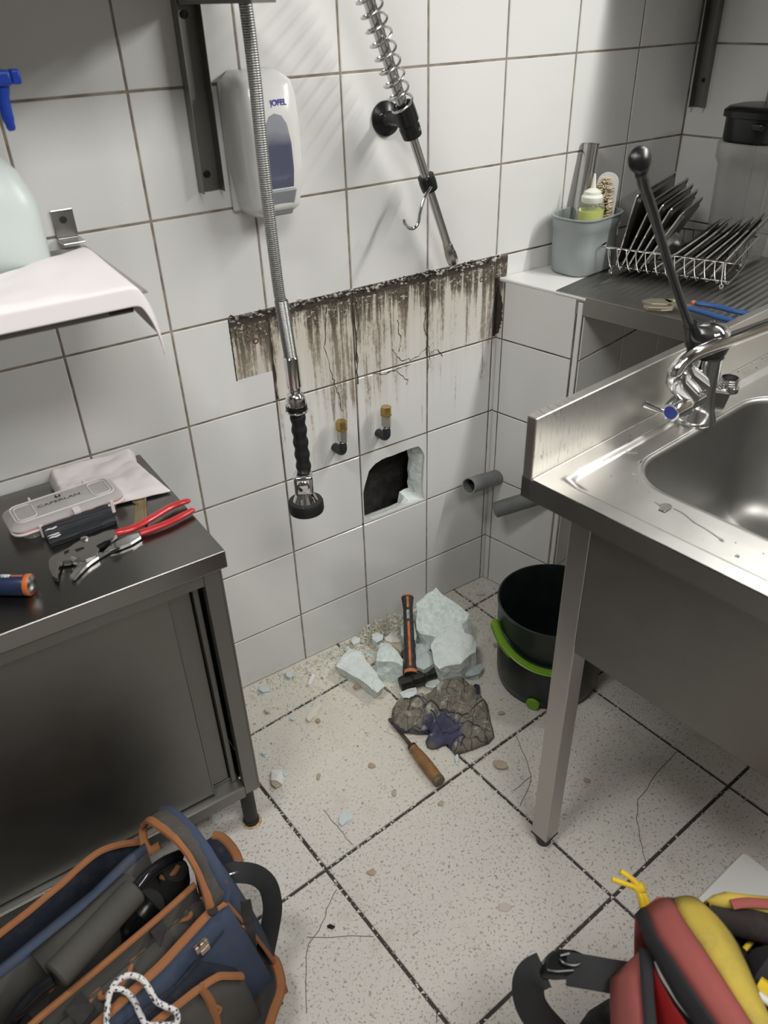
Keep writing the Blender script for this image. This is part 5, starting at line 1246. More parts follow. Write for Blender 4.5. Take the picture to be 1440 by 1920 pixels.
# heap of crumbs against the wall
random.seed(70); heap = MB()
for k in range(420):
    x = random.gauss(.40, .07); y = -.012-abs(random.gauss(0, .035)); hz = max(0, .045*math.exp(-((x-.43)/.07)**2)*math.exp(-((y+.01)/.05)**2)); s_ = random.uniform(.003, .009)
    d_ = Vector((random.uniform(-1, 1), random.uniform(-1, 1), random.uniform(-.5, .5))).normalized()*s_; e_ = d_.orthogonal().normalized()*s_*random.uniform(.3, .6); z = hz*random.random()+s_*.5; y = min(y, -.012)
    p = Vector((x, y, z)); g = Vector((0, 0, s_*.35))
    heap.add([p+d_, p+e_, p-d_, p-e_, p+g, p-g], [(0,1,4),(1,2,4),(2,3,4),(3,0,4),(1,0,5),(2,1,5),(3,2,5),(0,3,5)])
o = obj('rubble_heap', heap, M_CHIP, None, smooth=False, loc=(.4, -.05, 0), fix=False, kind='stuff'); tag(o, 'low heap of plaster splinters against the wall behind the blocks', 'rubble', kind='stuff')
# ---- club hammer
hh = at(770, 1264, .046); he_ = at(764, 1122, .128); hd = (he_-hh).normalized()
t = thing('club_hammer', 'black and orange club hammer standing head down against the plaster pile', 'hammer', tuple(at(770, 1280, 0)))
obj('handle', MB().tube([hh, hh.lerp(he_, .1), hh.lerp(he_, .5), hh.lerp(he_, .85), hh.lerp(he_, .97), he_], [.0155, .0150, .0135, .0128, .0155, .0168], 20), mat('dusty_black', (.035, .035, .035), .6, var=.5, vscale=90), t)
M_ORD = mat('dusty_orange', (.55, .17, .06), .6, var=.3, vscale=60)
obj('butt_ring', MB().tube([he_+hd*.001, he_+hd*.006], [.0172, .0155], 20), M_ORD, t)
vfront = (CAM-hh.lerp(he_, .5)); vfront = (vfront-hd*vfront.dot(hd)).normalized()
sdv = hd.cross(vfront)
fo_ = lambda q, off, r: hh.lerp(he_, q)+vfront*r+sdv*off
obj('stripe', MB().tube([fo_(.08, 0, .0146), fo_(.5, 0, .0130), fo_(.66, 0, .0126)], .0030, 8, flat=.4, up=vfront), M_ORD, t)
obj('stripe', MB().tube([fo_(.85, 0, .0122), fo_(.93, 0, .0140), fo_(.99, 0, .0162)], .0030, 8, flat=.4, up=vfront), M_ORD, t)
obj('neck_ring', MB().tube([hh+hd*.001, hh+hd*.010], [.0172, .0160], 20), M_ORD, t)
Mt = Matrix((-hd, -sdv*1, vfront)).transposed().to_4x4()
xm = hd; zm = vfront; ym = zm.cross(xm); Mt = Matrix((xm, ym, zm)).transposed().to_4x4(); Mt.translation = hh.lerp(he_, .755)+vfront*.0132
text('lettering', 'DEXTER', .009, M_WHITE, t, Mt, .0004, fit=.026, bold=.0002)
h0, h1 = at(750, 1283, .022), at(818, 1259, .030); hx = (h1-h0); HL = hx.length; hx.normalize()
Mh = frame(h0, 0, x=hx, z=hd)
M_HEAD = mat('dusty_black_iron', (.02, .02, .02), .5, .3, var=.6, vscale=80)
mb = MB(Mh)
secs = [(0, .0155), (.010, .0170), (.030, .0165), (.036, .0195), (HL*.62, .0195), (HL*.68, .0150), (HL-.012, .0155), (HL-.002, .0165), (HL, .0150)]
vs = []
for x, s_ in secs: vs += [(x, a*s_, b*s_) for a, b in ((1, .45), (.45, 1), (-.45, 1), (-1, .45), (-1, -.45), (-.45, -1), (.45, -1), (1, -.45))]
fs = [(j*8+i, j*8+(i+1) % 8, (j+1)*8+(i+1) % 8, (j+1)*8+i) for j in range(len(secs)-1) for i in range(8)]+[tuple(range(8))[::-1], tuple(range((len(secs)-1)*8, len(secs)*8))]
obj('head', mb.add(vs, fs), M_HEAD, t, smooth=False, bevel=.001)
# ---- chisel
c0, c1, c2 = at(730, 1347, .006), at(774, 1402, .014), at(825, 1467, .0155)
t = thing('wood_chisel', 'old chisel with brown wooden handle and dark blade lying in front of the rag', 'chisel', tuple(at(778, 1405, 0)))
M_WOOD = mat('worn_wood', (.27, .14, .055), .5, var=.35, vscale=30, stretch=(1, 1, 1), bump=.2)
ds = (c1-c0).normalized(); 
obj('blade', MB().tube([c0, c0+ds*.004, c0.lerp(c1, .45), c0.lerp(c1, .8), c1], [.0030, .0052, .0045, .0050, .0062], 8, flat=.5, up=(0,0,1)), mat('rusty_iron', (.10, .065, .05), .6, .5, var=.4, vscale=60), t, smooth=False)
L = (c2-c1).length
obj('handle', MB().lathe([(.0085, -.004), (.0105, .0), (.0115, .004), (.0105, .010), (.0122, .016), (.0140, L*.35), (.0148, L*.6), (.0140, L*.85), (.0130, L*.97)], 24, c1+Vector((0,0,.001)), c2-c1), M_WOOD, t)
obj('ferrule', MB().lathe([(.0108, -.005), (.0112, -.001), (.0108, .003)], 24, c1+Vector((0,0,.001)), c2-c1), mat('dark_ferrule', (.06, .04, .03), .5, .5), t)
obj('butt', MB().lathe([(.0136, L*.90), (.0142, L*.95), (.0130, L*1.0), (.001, L*1.005)], 24, c1+Vector((0,0,.001)), c2-c1), mat('battered_wood', (.16, .12, .08), .8, var=.4, vscale=90), t)
# ---- rag
def rag_material():
    t = NT('checked_rag'); b = t.b; v = t.pos(world=True)
    sep = t.new('ShaderNodeSeparateXYZ'); t.l(v, sep.inputs[0]); x, y = sep.outputs[0], sep.outputs[1]
    n = t.noise(v, 11, 2); n2 = t.noise(v, 13, 2)
    def lines(c, k, off):
        f = t.math('FRACT', t.math('ADD', t.math('MULTIPLY', c, k), off)); return t.math('LESS_THAN', t.math('ABSOLUTE', t.math('SUBTRACT', f, .5)), .035)
    a = lines(t.math('ADD', x, y), 26, t.math('MULTIPLY', n, 1.5)); c = lines(t.math('SUBTRACT', x, y), 22, t.math('MULTIPLY', n2, 1.6))
    base = t.mix(t.noise(v, 60, 3), (.17, .155, .12), (.25, .225, .18))
    base = t.mix(t.math('MULTIPLY', t.math('MAXIMUM', a, c), .8), base, (.05, .045, .06))
    p0 = at(830, 1375, .01); dx = t.math('SUBTRACT', x, p0.x); dy = t.math('SUBTRACT', y, p0.y)
    r = t.math('SQRT', t.math('ADD', t.math('MULTIPLY', dx, dx), t.math('MULTIPLY', dy, dy)))
    msk = t.math('MULTIPLY_ADD', t.math('ADD', r, t.math('MULTIPLY', n, .05)), -60, 4.6, clamp=True)
    base = t.mix(msk, base, t.mix(t.noise(v, 50, 4), (.030, .030, .075), (.10, .10, .15)))
    dust = t.ramp(t.noise(v, 38, 4, .6), [(.58, (0,0,0)), (.68, (1,1,1))]); base = t.mix(t.math('MULTIPLY', dust, .6), base, (.60, .60, .55))
    t.l(base, b.inputs['Base Color']); b.inputs['Roughness'].default_value = .95; t.bump(t.noise(v, 500, 2), .2, .001); return t.m
def s6(pts): return [(720+a/6, 1260+b/6) for a, b in pts]
ro = [at(x, y, .004) for x, y in s6([(100,410),(230,350),(300,290),(450,300),(520,240),(640,150),(760,50),(830,60),(900,90),(1000,190),(1090,290),(1160,360),(1180,460),(1200,560),(1225,650),(1240,730),(1180,800),(1000,870),(900,905),(800,930),(720,820),(660,830),(600,860),(540,868),(490,850),(470,780),(510,700),(380,700),(200,670),(90,580),(90,500)])]
poly = [(p.x, p.y) for p in ro]; random.seed(9)
def rh(p):
    d = edge_d((p[0], p[1]), poly); q = Vector((p[0], p[1], 0))
    w_ = NZ.noise(q*9)*1.8
    qx, qy = p[0]*.9+p[1]*.44+.02*w_, -p[0]*.44+p[1]*.9
    f1 = abs(math.sin((p[0]*.35+p[1]*.9)*62+w_*2.6)); f2 = abs(NZ.noise(Vector((qx*9+3, qy*34, 0)))); f3 = abs(NZ.noise(Vector((qx*60, qy*22, 4))))
    return .003 + min(1, d/.014)**.6*(.004 + .012*f1**.6 + .034*f2**.75 + .008*f3**.9 + .012*max(0, NZ.noise(q*14+Vector((9,0,0)))))
vs, fs, _ = rag_mesh(poly, .0042, rh)
cz_ = sum(ro, Vector())/len(ro)
o = obj('cleaning_rag', MB().add(vs, fs), rag_material(), None, loc=(cz_.x, cz_.y, 0), solid=.002, ang=180, fix=False)
tag(o, 'crumpled brown checked rag with a dark blue hem lying in front of the rubble', 'rag')
hems = [[(300,292),(380,300),(470,350),(600,420),(740,480),(860,490),(960,470),(1080,400),(1155,365)], [(225,370),(270,320),(370,325),(480,390),(640,450),(780,560),(900,580),(1010,600),(1170,745)], [(520,480),(580,500),(600,600),(700,690),(800,680),(900,600)], [(90,520),(120,610),(230,660),(390,660),(510,640)], [(730,830),(780,760),(900,720),(860,830)]]
for k, pl in enumerate(hems):
    pts = []
    for x, y in s6(pl):
        q = at(x, y, .022); pts.append(Vector((q.x, q.y, rh((q.x, q.y))+.0015)))
    pts = smoothpts(pts, 6)
    pts = [Vector((p.x, p.y, rh((p.x, p.y))+.001)) for p in pts]
    hm = obj('hem_fold', MB().tube(pts, .0022, 8, flat=.8, up=(0,0,1)), mat('rag_hem_%d' % k, ((.06, .055, .065) if k < 2 else (.05, .05, .11)), .95), o, loc=None)
# ================================================================ bucket
bc = Vector((.682, -.405, 0))
t = thing('plastic_bucket', 'black plastic bucket with bright green handle standing under the sink edge', 'bucket', tuple(bc))
prof = [(.118, 0), (.124, .004), (.128, .03), (.1305, .12), (.1315, .170), (.1315, .185), (.1345, .187), (.1350, .240), (.1375, .244), (.1375, .250), (.1335, .2505), (.1300, .240), (.1260, .05), (.118, .008), (.001, .007)]
obj('bucket_body', MB().lathe(prof, 72, bc, cap=False), mat('dark_green_black_plastic', (.010, .016, .015), .35, var=.3), t, ang=50)
M_GREEN = mat('lime_green_plastic', (.17, .36, .02), .4)
hp = []; 
for k in range(49):
    a = R_(90+360*k/48); 
    hp.append(a)
# the bail hangs down around the front half
hl = []
for k in range(41):
    q = k/40; a = R_(153 + 90*q)    # from the left pivot round the viewer's side
    z = .196 - .052*math.sin(math.pi*q*.60)
    hl.append(bc + Vector((math.cos(a)*.145, math.sin(a)*.145, z)))
obj('bail_handle', MB().tube(hl, .0105, 10, flat=.32, up=(0, 0, 1)).tube([p+Vector((0, 0, .004))+(p-bc).normalized()*.001 for p in hl], .0075, 8, flat=.7, up=(0, 0, 1)), M_GREEN, t)
teeth = MB()
for k in range(0, 26):
    a = R_(156+k*1.25); p = bc+Vector((math.cos(a)*.1565, math.sin(a)*.1565, .196-.052*math.sin(math.pi*.60*(a-R_(153))/R_(90)))); teeth.box(p-Vector((.0012, .0012, .003)), p+Vector((.0012, .0012, .003)))
obj('grip_teeth', teeth, M_GREEN, t, smooth=False, kind='stuff')
gd = at(998, 1324, .012)
gn = Vector((gd.x-bc.x, gd.y-bc.y, 0)).normalized()
obj('green_plug', MB().lathe([(.0165, -.006), (.0165, .004), (.0150, .0065), (.001, .007)], 28, bc+gn*.128+Vector((0, 0, .0165)), gn), M_GREEN, t)
# ================================================================ open tool bag at the lower left
ba = Vector((math.cos(R_(15)), math.sin(R_(15)), 0)); bp_ = Vector((ba.y, -ba.x, 0))    # along the bag, toward the viewer
def fabric(name, col, var=.25, dirt=(.06, .055, .05), dz=.5, sc_=900):
    t = NT(name); b = t.b; v = t.pos(); n = t.noise(v, 14, 5, .65); n2 = t.noise(v, 90, 3)
    base = t.mix(n, tuple(c*(1-var) for c in col), tuple(min(1, c*(1+var)) for c in col))
    base = t.mix(t.math('MULTIPLY', t.ramp(t.noise(v, 22, 5, .7), [(.5, (0,0,0)), (.72, (1,1,1))]), dz), base, dirt)
    t.l(base, b.inputs['Base Color']); b.inputs['Roughness'].default_value = .85; t.bump(t.noise(v, sc_, 2), .25, .0008); return t.m
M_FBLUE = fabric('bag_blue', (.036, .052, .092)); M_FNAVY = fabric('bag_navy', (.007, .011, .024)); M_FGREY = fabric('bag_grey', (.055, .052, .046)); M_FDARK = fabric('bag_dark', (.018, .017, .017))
M_TRIM = fabric('bag_orange_trim', (.27, .105, .038), .2, (.12, .07, .04), .35); M_FBAND = fabric('bag_band', (.060, .055, .050), .4, (.20, .17, .13), .4); M_STRAP = mat('black_webbing', (.018, .019, .020), .75, bump=.4, bscale=400, stretch=(1, 1, 1))
M_GLOSS = mat('gloss_black', (.010, .010, .012), .12)
t = thing('tool_bag', 'open blue canvas tool bag with orange piping and grey padded handle at the lower left', 'tool bag', (-.47, -.62, 0))
zr_ = .30
frim = [at(x, y, zr_) for x, y in [(-120,2180),(20,2060),(110,1985),(183,1920),(245,1862),(300,1812),(350,1758),(393,1712),(424,1690)]]
fbot = [Vector((p.x, p.y, .004)) + bp_*.055 + ba*(.03*(i/8)) for i, p in enumerate(frim)]
obj('front_panel', MB().loft(frim, fbot, 8, bend=(bp_*.018).to_tuple()), M_FBLUE, t, solid=.004, ang=180, fix=False)
def trim(pts, r=.0055, flat=.6, m=M_TRIM, k=5, name='piping', up=(0, 0, 1)): return obj(name, MB().tube(smoothpts(pts, k), r, 8, flat=flat, up=up), m, t)
trim([p+Vector((0, 0, .001)) for p in frim], .0075, .55)
# front panel plane for pockets
fn = (fbot[4]-frim[4]).cross(frim[7]-frim[1]).normalized()
if fn.dot(CAM-frim[4]) < 0: fn = -fn
def onf(x, y, off): 
    P0 = frim[4]+fn*off; r_ = ray(x, y); return CAM+r_*((P0-CAM).dot(fn)/r_.dot(fn))
po = [onf(x, y, .028) for x, y in [(120,2040),(215,1975),(292,1911),(330,1882),(369,1852),(404,1830),(430,1828),(452,1828)]]
obj('front_pocket', MB().loft(po, [Vector((p.x, p.y, 0))+bp_*.03+Vector((0,0,.004)) for p in po], 5, bend=(bp_*.014).to_tuple()), M_FGREY, t, solid=.004, ang=180, fix=False)
trim([p+fn*.003 for p in po], .0070)
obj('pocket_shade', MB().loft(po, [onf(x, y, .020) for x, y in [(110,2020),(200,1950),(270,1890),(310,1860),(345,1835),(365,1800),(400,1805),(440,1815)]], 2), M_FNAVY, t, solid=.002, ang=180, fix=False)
trim([onf(x, y, .034) for x, y in [(376,1850),(392,1875),(402,1905),(410,1950)]], .0075)
trim([onf(x, y, .034) for x, y in [(398,1885),(410,1888),(408,1898),(402,1900)]], .005)
trim([onf(x, y, .024) for x, y in [(230,1945),(300,1880),(345,1832),(390,1782),(420,1745)]], .0018, 1, M_FNAVY, name='seam')
sn = onf(377, 1773, .026)
obj('snap_clip', MB(frame(sn, 0, x=ba, z=fn)).box((-.011, -.006, -.004), (.011, .006, .004)).box((-.006, -.013, -.002), (.010, -.004, .006)).lathe([(.006, 0), (.006, .007), (.001, .008)], 14, (0, .004, 0)), mat('clip_metal', (.40, .32, .26), .3, .9), t, bevel=.0012)
# arch shaped stiffener at the right end
ai = [at(x, y, z) for x, y, z in [(394,1712,.298),(392,1690,.315),(380,1650,.338),(362,1612,.356),(340,1582,.366),(318,1562,.370),(296,1547,.368),(280,1538,.360),(270,1548,.340)]]
ao = [at(x, y, z) for x, y, z in [(424,1690,.298),(427,1672,.312),(420,1648,.334),(405,1617,.352),(387,1587,.362),(364,1556,.366),(343,1534,.364),(324,1520,.356),(305,1517,.338)]]
obj('end_band', MB().loft(ai, ao, 4, bend=(0, 0, .006)), M_FBAND, t, solid=.005, ang=180, fix=False)
blu = [a.lerp(b, .86)+Vector((0, 0, .004)) for a, b in zip(ai, ao)]
trim(blu, .0085, .35, M_FBLUE, name='blue_edging'); trim(ai, .0075, .7); trim(ao, .0042, .8)
ab_ = [Vector((p.x, p.y, .004))+ba*(.035+.015*math.sin(math.pi*i/8))+bp_*(.05*(1-i/5)) for i, p in enumerate(ao)]
obj('end_panel', MB().loft(ao, ab_, 6, bend=(ba*.012).to_tuple()), M_FBLUE, t, solid=.004, ang=180, fix=False)
trim([ao[0], ao[0].lerp(fbot[8], .35)+ba*.012, ao[0].lerp(fbot[8], .7)+ba*.020, fbot[8]+Vector((0,0,.02))+ba*.01], .0045)
trim([ai[8], at(268,1560,.33), at(270,1580,.32), at(281,1594,.315), at(300,1584,.32)], .0075)
obj('rivet', MB().lathe([(.008, 0), (.008, .003), (.001, .004)], 16, at(399, 1708, .306)), M_FDARK, t)
# back wall: blue band, inner grey wall, outer pocket flap
bu = [at(x, y, .325) for x, y in [(-110,1900),(0,1811),(93,1735),(175,1669),(233,1611),(272,1582)]]
bl2 = [at(x, y, .322) for x, y in [(-110,1925),(0,1829),(55,1788),(187,1693),(229,1638),(274,1596)]]
bl2 = [at(x, y, .322) for x, y in [(-110,1925),(0,1836),(117,1745),(187,1692),(240,1630),(276,1597)]]
obj('back_band', MB().loft(bu, bl2, 2, bend=(0, 0, .004)), M_FBLUE, t, solid=.004, ang=180, fix=False)
obj('inner_wall', MB().loft(bl2, [Vector((p.x, p.y, .04))+bp_*.012 for p in bl2], 4), M_FGREY, t, solid=.003, ang=180, fix=False)
obj('back_panel', MB().loft(bu, [Vector((p.x, p.y, .004)) for p in bu], 4, bend=(-bp_*.006).to_tuple()), M_FNAVY, t, solid=.003, ang=180, fix=False)
ft = [at(x, y, z) for x, y, z in [(-110,1840,.285),(0,1751,.285),(50,1712,.285),(88,1680,.283),(117,1656,.282),(150,1625,.28),(187,1597,.28),(225,1584,.285),(268,1578,.30)]]
trim(ft, .0065, .7)
fb_ = [Vector((p.x, p.y, .03))+bp_*.016 for p in ft]
obj('back_pocket', MB().loft(ft, fb_, 5, bend=(-bp_*.006).to_tuple()), M_FNAVY, t, solid=.003, ang=180, fix=False)
# interior
inner_poly = [frim[0]+(-bp_)*.01, *[p - bp_*.012 for p in frim[1:]], *bl2[::-1]]
obj('bag_floor', MB().prism([(p.x, p.y) for p in inner_poly], .012, .03), M_FDARK, t, smooth=False)
dv = [at(x, y, .315) for x, y in [(-60,2020),(40,1938),(85,1899),(150,1845),(225,1782),(300,1718),(366,1658)]]
obj('divider', MB().loft(dv, [Vector((p.x, p.y, .04)) for p in dv], 3), M_FGREY, t, solid=.004, ang=180, fix=False)
trim(dv, .0055, .8)
dg = [p+bp_*.006-Vector((0, 0, .006)) for p in dv[1:]]
obj('inner_pocket', MB().loft([p-Vector((0,0,.03)) for p in dg], [Vector((p.x, p.y, .05))+bp_*.02 for p in dg], 4, bend=(bp_*.012).to_tuple()), M_FGREY, t, solid=.003, ang=180, fix=False)
trim([at(x, y, .275) for x, y in [(306,1748),(318,1733),(335,1727),(352,1722),(358,1713),(346,1709),(345,1704),(356,1700),(368,1688),(374,1676)]], .0036, .8)
trim([at(x, y, .275) for x, y in [(162,1886),(178,1862),(186,1856),(188,1870),(197,1869),(206,1858),(225,1850),(243,1820),(250,1797),(272,1778)]], .0038, .8)
trim([at(x, y, .27) for x, y in [(75,1870),(95,1855),(105,1835),(112,1822)]], .0036, .8)
trim([at(x, y, .25) for x, y in [(144,1785),(160,1787),(180,1772),(188,1755),(196,1738)]], .0040, .8)
trim([at(x, y, .24) for x, y in [(301,1643),(312,1645),(326,1636),(334,1624)]], .0050, .7)
for px_, z in (((30,1840),.33), ((60,1845),.31)): pass
for c_ in ([(45,1890),(75,1835),(95,1868),(75,1925)], [(278,1742),(300,1712),(312,1738),(300,1775)], [(122,1895),(152,1858),(178,1890),(150,1925)]):
    q = [at(x, y, .308) for x, y in c_]; obj('webbing_tab', MB().add([*q, *[p-Vector((0,0,.003)) for p in q]], [(0,1,2,3),(7,6,5,4),(0,4,5,1),(1,5,6,2),(2,6,7,3),(3,7,4,0)]), M_FDARK, t, smooth=False)
# padded carrying handle
ha, hb_ = at(103, 1832, .350), at(254, 1668, .350)
obj('foam_grip', MB().tube([ha, ha.lerp(hb_, .02), hb_.lerp(ha, .02), hb_], [.018, .0215, .0215, .018], 24), M_FGREY, t)
obj('grip_pad', MB().loft([at(x, y, .338) for x, y in [(58,1790),(150,1715),(232,1640)]], [at(x, y, .335) for x, y in [(92,1832),(180,1752),(266,1660)]], 3, bend=(0, 0, .010)), M_FGREY, t, solid=.006, ang=180, fix=False)
obj('handle_tube', MB().tube(smoothpts([at(256,1665,.350), at(272,1646,.348), at(290,1630,.342), at(312,1615,.33), at(335,1605,.30)]), .0095, 18), M_GLOSS, t)
obj('handle_tube', MB().tube(smoothpts([at(100,1835,.350), at(70,1858,.346), at(42,1888,.335), at(20,1920,.31), at(5,1960,.28)]), .0105, 18), M_GLOSS, t)
# D-ring, shoulder strap and shoulder pad
rc = at(432, 1630, .265)
obj('d_ring', MB().tube([rc+Vector((math.cos(2*math.pi*i/20)*.017, math.sin(2*math.pi*i/20)*.010, .003*math.sin(i))) for i in range(20)], .0022, 8, closed=True), M_CHROME_D, t)
sp1 = smoothpts([at(415,1650,.25), at(430,1638,.262), at(455,1636,.26), at(482,1642,.245), at(503,1662,.22), at(511,1700,.18), at(506,1740,.14), at(499,1775,.115), at(494,1800,.105)], 6)
obj('shoulder_strap', MB().tube(sp1, .0165, 8, flat=.10, up=(CAM-sp1[20]).to_tuple()), M_STRAP, t)
pad_px = [(459,1815),(466,1802),(480,1793),(497,1791),(512,1797),(520,1812),(526,1838),(524,1862),(512,1895),(500,1935),(490,1975),(425,1975),(435,1920),(445,1880),(455,1845)]
pp_ = [at(x, y, .10) for x, y in pad_px]; cpp = sum(pp_, Vector())/len(pp_)
obj('shoulder_pad', MB().prism([(p.x, p.y) for p in pp_], .072, .096), M_FDARK, t, bevel=.005, seg=3)
trim([p+Vector((0, 0, -.004)) for p in pp_[:11]], .0085, .7)
obj('pad_support_strap', MB().tube(smoothpts([at(455,1690,.27), at(462,1730,.235), at(465,1770,.20), at(470,1812,.10), at(480,1850,.08)]), .013, 8, flat=.12, up=(CAM-rc).to_tuple()), M_FDARK, t)
fl_px = [(384,1568),(398,1561),(412,1563),(428,1577),(441,1596),(447,1615),(446,1628),(430,1630),(415,1625),(400,1600)]
q = [at(x, y, .20) for x, y in fl_px]
obj('end_flap', MB().prism([(p.x, p.y) for p in q], .183, .190), M_FNAVY, t, bevel=.003); trim([p-Vector((0, 0, .008)) for p in q[1:8]], .0085, .6)
trim([at(455,1737,.24), at(470,1760,.18), at(478,1780,.12), at(486,1800,.06)], .0035)
# things lying inside the bag
t2 = thing('black_tool', 'glossy black gripped tool lying inside the open tool bag beneath the padded handle', 'tool', tuple(at(235, 1740, .20)))
obj('tool_body', MB().tube(smoothpts([at(215,1790,.15), at(235,1745,.20), at(262,1715,.23), at(285,1690,.24)]), [.022]*6+[.028]*4+[.022]*3, 16), M_BLACK, t2)
obj('tool_disc', MB().lathe([(.001, 0), (.030, .001), (.032, .004), (.030, .008), (.001, .009)], 32, at(272, 1705, .235), (.3, -.5, .8)), M_FDARK, t2)
obj('disc_hub', MB().lathe([(.0075, 0), (.0075, .004), (.001, .005)], 16, at(241, 1700, .262), (.3, -.5, .8)), M_GLOSS, t2)
t2 = thing('dark_case', 'dark pouch wedged at the right end inside the tool bag', 'pouch', tuple(at(320, 1650, .18)))
obj('pouch_body', MB().tube([at(300,1690,.12), at(318,1655,.20), at(330,1630,.24)], [.03, .036, .022], 14), M_FDARK, t2)
# speckled cord
def cordmat():
    t_ = NT('speckled_cord'); v = t_.pos(); t_.l(t_.mix(t_.ramp(t_.noise(v, 240, 1), [(.57, (0,0,0)), (.60, (1,1,1))]), (.66, .65, .62), (.03, .04, .10)), t_.b.inputs['Base Color']); t_.b.inputs['Roughness'].default_value = .8; t_.bump(t_.noise(v, 500, 2), .3, .001); return t_.m
cd = MB().tube(smoothpts([at(198,1945,.30), at(201,1895,.315), at(205,1865,.325), at(218,1842,.33), at(240,1829,.332), at(264,1835,.328), at(280,1855,.318), at(292,1876,.305), at(308,1886,.295), at(326,1894,.285), at(333,1905,.275), at(328,1920,.268), at(300,1922,.27), at(275,1920,.275), at(262,1900,.285), at(252,1878,.30), at(235,1859,.318), at(210,1852,.328)], 8), .0042, 10)
o = obj('speckled_cord', cd, cordmat(), None, loc=tuple(at(265, 1880, .30))); tag(o, 'white cord with dark flecks looped over the tool bag front', 'cord')

# ================================================================ red and yellow backpack, lower right corner
M_PRED = fabric('pack_red', (.34, .085, .075), .12, (.25, .09, .08), .3); M_PYEL = fabric('pack_yellow', (.56, .42, .07), .15, (.25, .20, .08), .5); M_PBLK = fabric('pack_black', (.022, .021, .024), .2, (.03, .03, .03), .2); M_PBRN = fabric('pack_brown', (.022, .016, .014)); M_PDRED = mat('pack_inner_red', (.30, .01, .01), .6)
t = thing('backpack', 'red, yellow and black open backpack at the lower right corner', 'backpack', (.25, -1.30, 0))
ZP = .46
def pk(pts, dz=0): return [at(x, y, z+dz) for x, y, z in pts]
Lk = pk([(1192,1716,.44),(1203,1740,.445),(1211,1767,.45),(1225,1790,.455),(1240,1820,.46),(1269,1872,.46),(1307,1925,.455),(1370,2010,.44)])
Lr = pk([(1212,1702,.45),(1222,1730,.465),(1234,1757,.475),(1249,1779,.48),(1265,1801,.485),(1296,1849,.487),(1344,1920,.485),(1420,2020,.47)])
Rr_ = pk([(1262,1686,.45),(1272,1708,.47),(1286,1732,.482),(1301,1754,.488),(1317,1776,.492),(1352,1830,.495),(1409,1920,.492),(1480,2010,.48)])
Ry = pk([(1325,1704,.44),(1342,1718,.45),(1357,1735,.46),(1370,1752,.465),(1382,1772,.468),(1400,1812,.47),(1440,1905,.465),(1500,1990,.45)])
obj('red_stripe', MB().loft(Lr, Rr_, 5, bend=(0, 0, .010)), M_PRED, t, solid=.004, ang=180, fix=False)
obj('yellow_stripe', MB().loft(Rr_, Ry, 6, bend=(0, 0, .016)), M_PYEL, t, solid=.004, ang=180, fix=False)
obj('black_edge', MB().loft(Lk, Lr, 4, bend=(0, 0, .006)), M_PBLK, t, solid=.004, ang=180, fix=False)
obj('white_piping', MB().tube(smoothpts([p+Vector((.002, -.002, -.004)) for p in pk([(1228,1800,.44),(1238,1825,.445),(1252,1848,.45),(1275,1882,.45),(1308,1920,.445),(1360,1990,.43)])]), .0034, 8), M_WHITE, t)
# rounded far end closing the stripes down to the floor
far = [Lk[0], Lr[0], Rr_[0].lerp(Lr[0], .5)+Vector((.004, .006, 0)), Rr_[0], Ry[0]]
obj('far_end', MB().loft(far, [Vector((p.x+.07, p.y-.03, .01)) for p in far], 5, bend=(.01, .015, 0)), M_PRED, t, solid=.004, ang=180, fix=False)
lp_ = pk([(1198,1788,.40),(1172,1812,.39),(1147,1838,.38),(1146,1880,.38),(1148,1925,.375),(1150,1990,.36)])
rp_ = pk([(1210,1790,.43),(1208,1815,.43),(1206,1845,.43),(1207,1880,.43),(1210,1925,.425),(1214,1990,.41)])
obj('side_panel', MB().loft(lp_, rp_, 4, bend=(0, 0, .012)), M_PRED, t, solid=.004, ang=180, fix=False)
obj('side_wall', MB().loft(lp_, [Vector((p.x+.06, p.y-.02, .01)) for p in lp_], 4), M_PRED, t, solid=.004, ang=180, fix=False)
obj('side_strap', MB().loft(pk([(1197,1778,.437),(1200,1815,.437),(1203,1860,.437),(1208,1925,.432),(1212,1990,.42)]), pk([(1224,1784,.442),(1224,1820,.442),(1226,1862,.442),(1232,1925,.437),(1238,1990,.42)]), 2), M_PBLK, t, solid=.004, ang=180, fix=False)
obj('inner_lining', MB().loft([p-Vector((0, 0, .02)) for p in Lk[2:]], [Vector((p.x+.02, p.y, .12)) for p in Lk[2:]], 3), M_PDRED, t, solid=.003, ang=180, fix=False)
yt = pk([(1321,1694,.43),(1338,1681,.435),(1360,1675,.44),(1400,1680,.44),(1445,1684,.44),(1520,1690,.44)]); yb = pk([(1330,1703,.43),(1355,1703,.44),(1380,1704,.445),(1410,1708,.445),(1445,1716,.445),(1520,1728,.445)])
obj('yellow_top', MB().loft(yt, yb, 4, bend=(0, 0, .012)), M_PYEL, t, solid=.004, ang=180, fix=False)
trm = MB().tube(smoothpts(pk([(1372,1696,.455),(1400,1692,.458),(1440,1694,.458),(1480,1697,.458)])), .007, 8, flat=.4, up=(0,0,1)); obj('red_patch', trm, M_PRED, t)
obj('far_wall', MB().loft(yt, [Vector((p.x+.02, p.y-.015, .01)) for p in yt], 3), M_PBLK, t, solid=.004, ang=180, fix=False)
ip = [Ry[0], *yb, at(1560, 1900, .42), *Ry[:0:-1]]
obj('main_pocket', MB().prism([(p.x, p.y) for p in ip], .30, .385), M_PBRN, t, bevel=.01, seg=3)
obj('pocket_roll', MB().tube(smoothpts(pk([(1335,1712,.42),(1370,1722,.425),(1410,1732,.43),(1460,1745,.43)])), .021, 14), M_PBRN, t)
obj('pocket_bulge', MB().tube(pk([(1420,1800,.40),(1450,1830,.41),(1490,1860,.41)]), [.02, .05, .05], 16), M_PBLK, t)
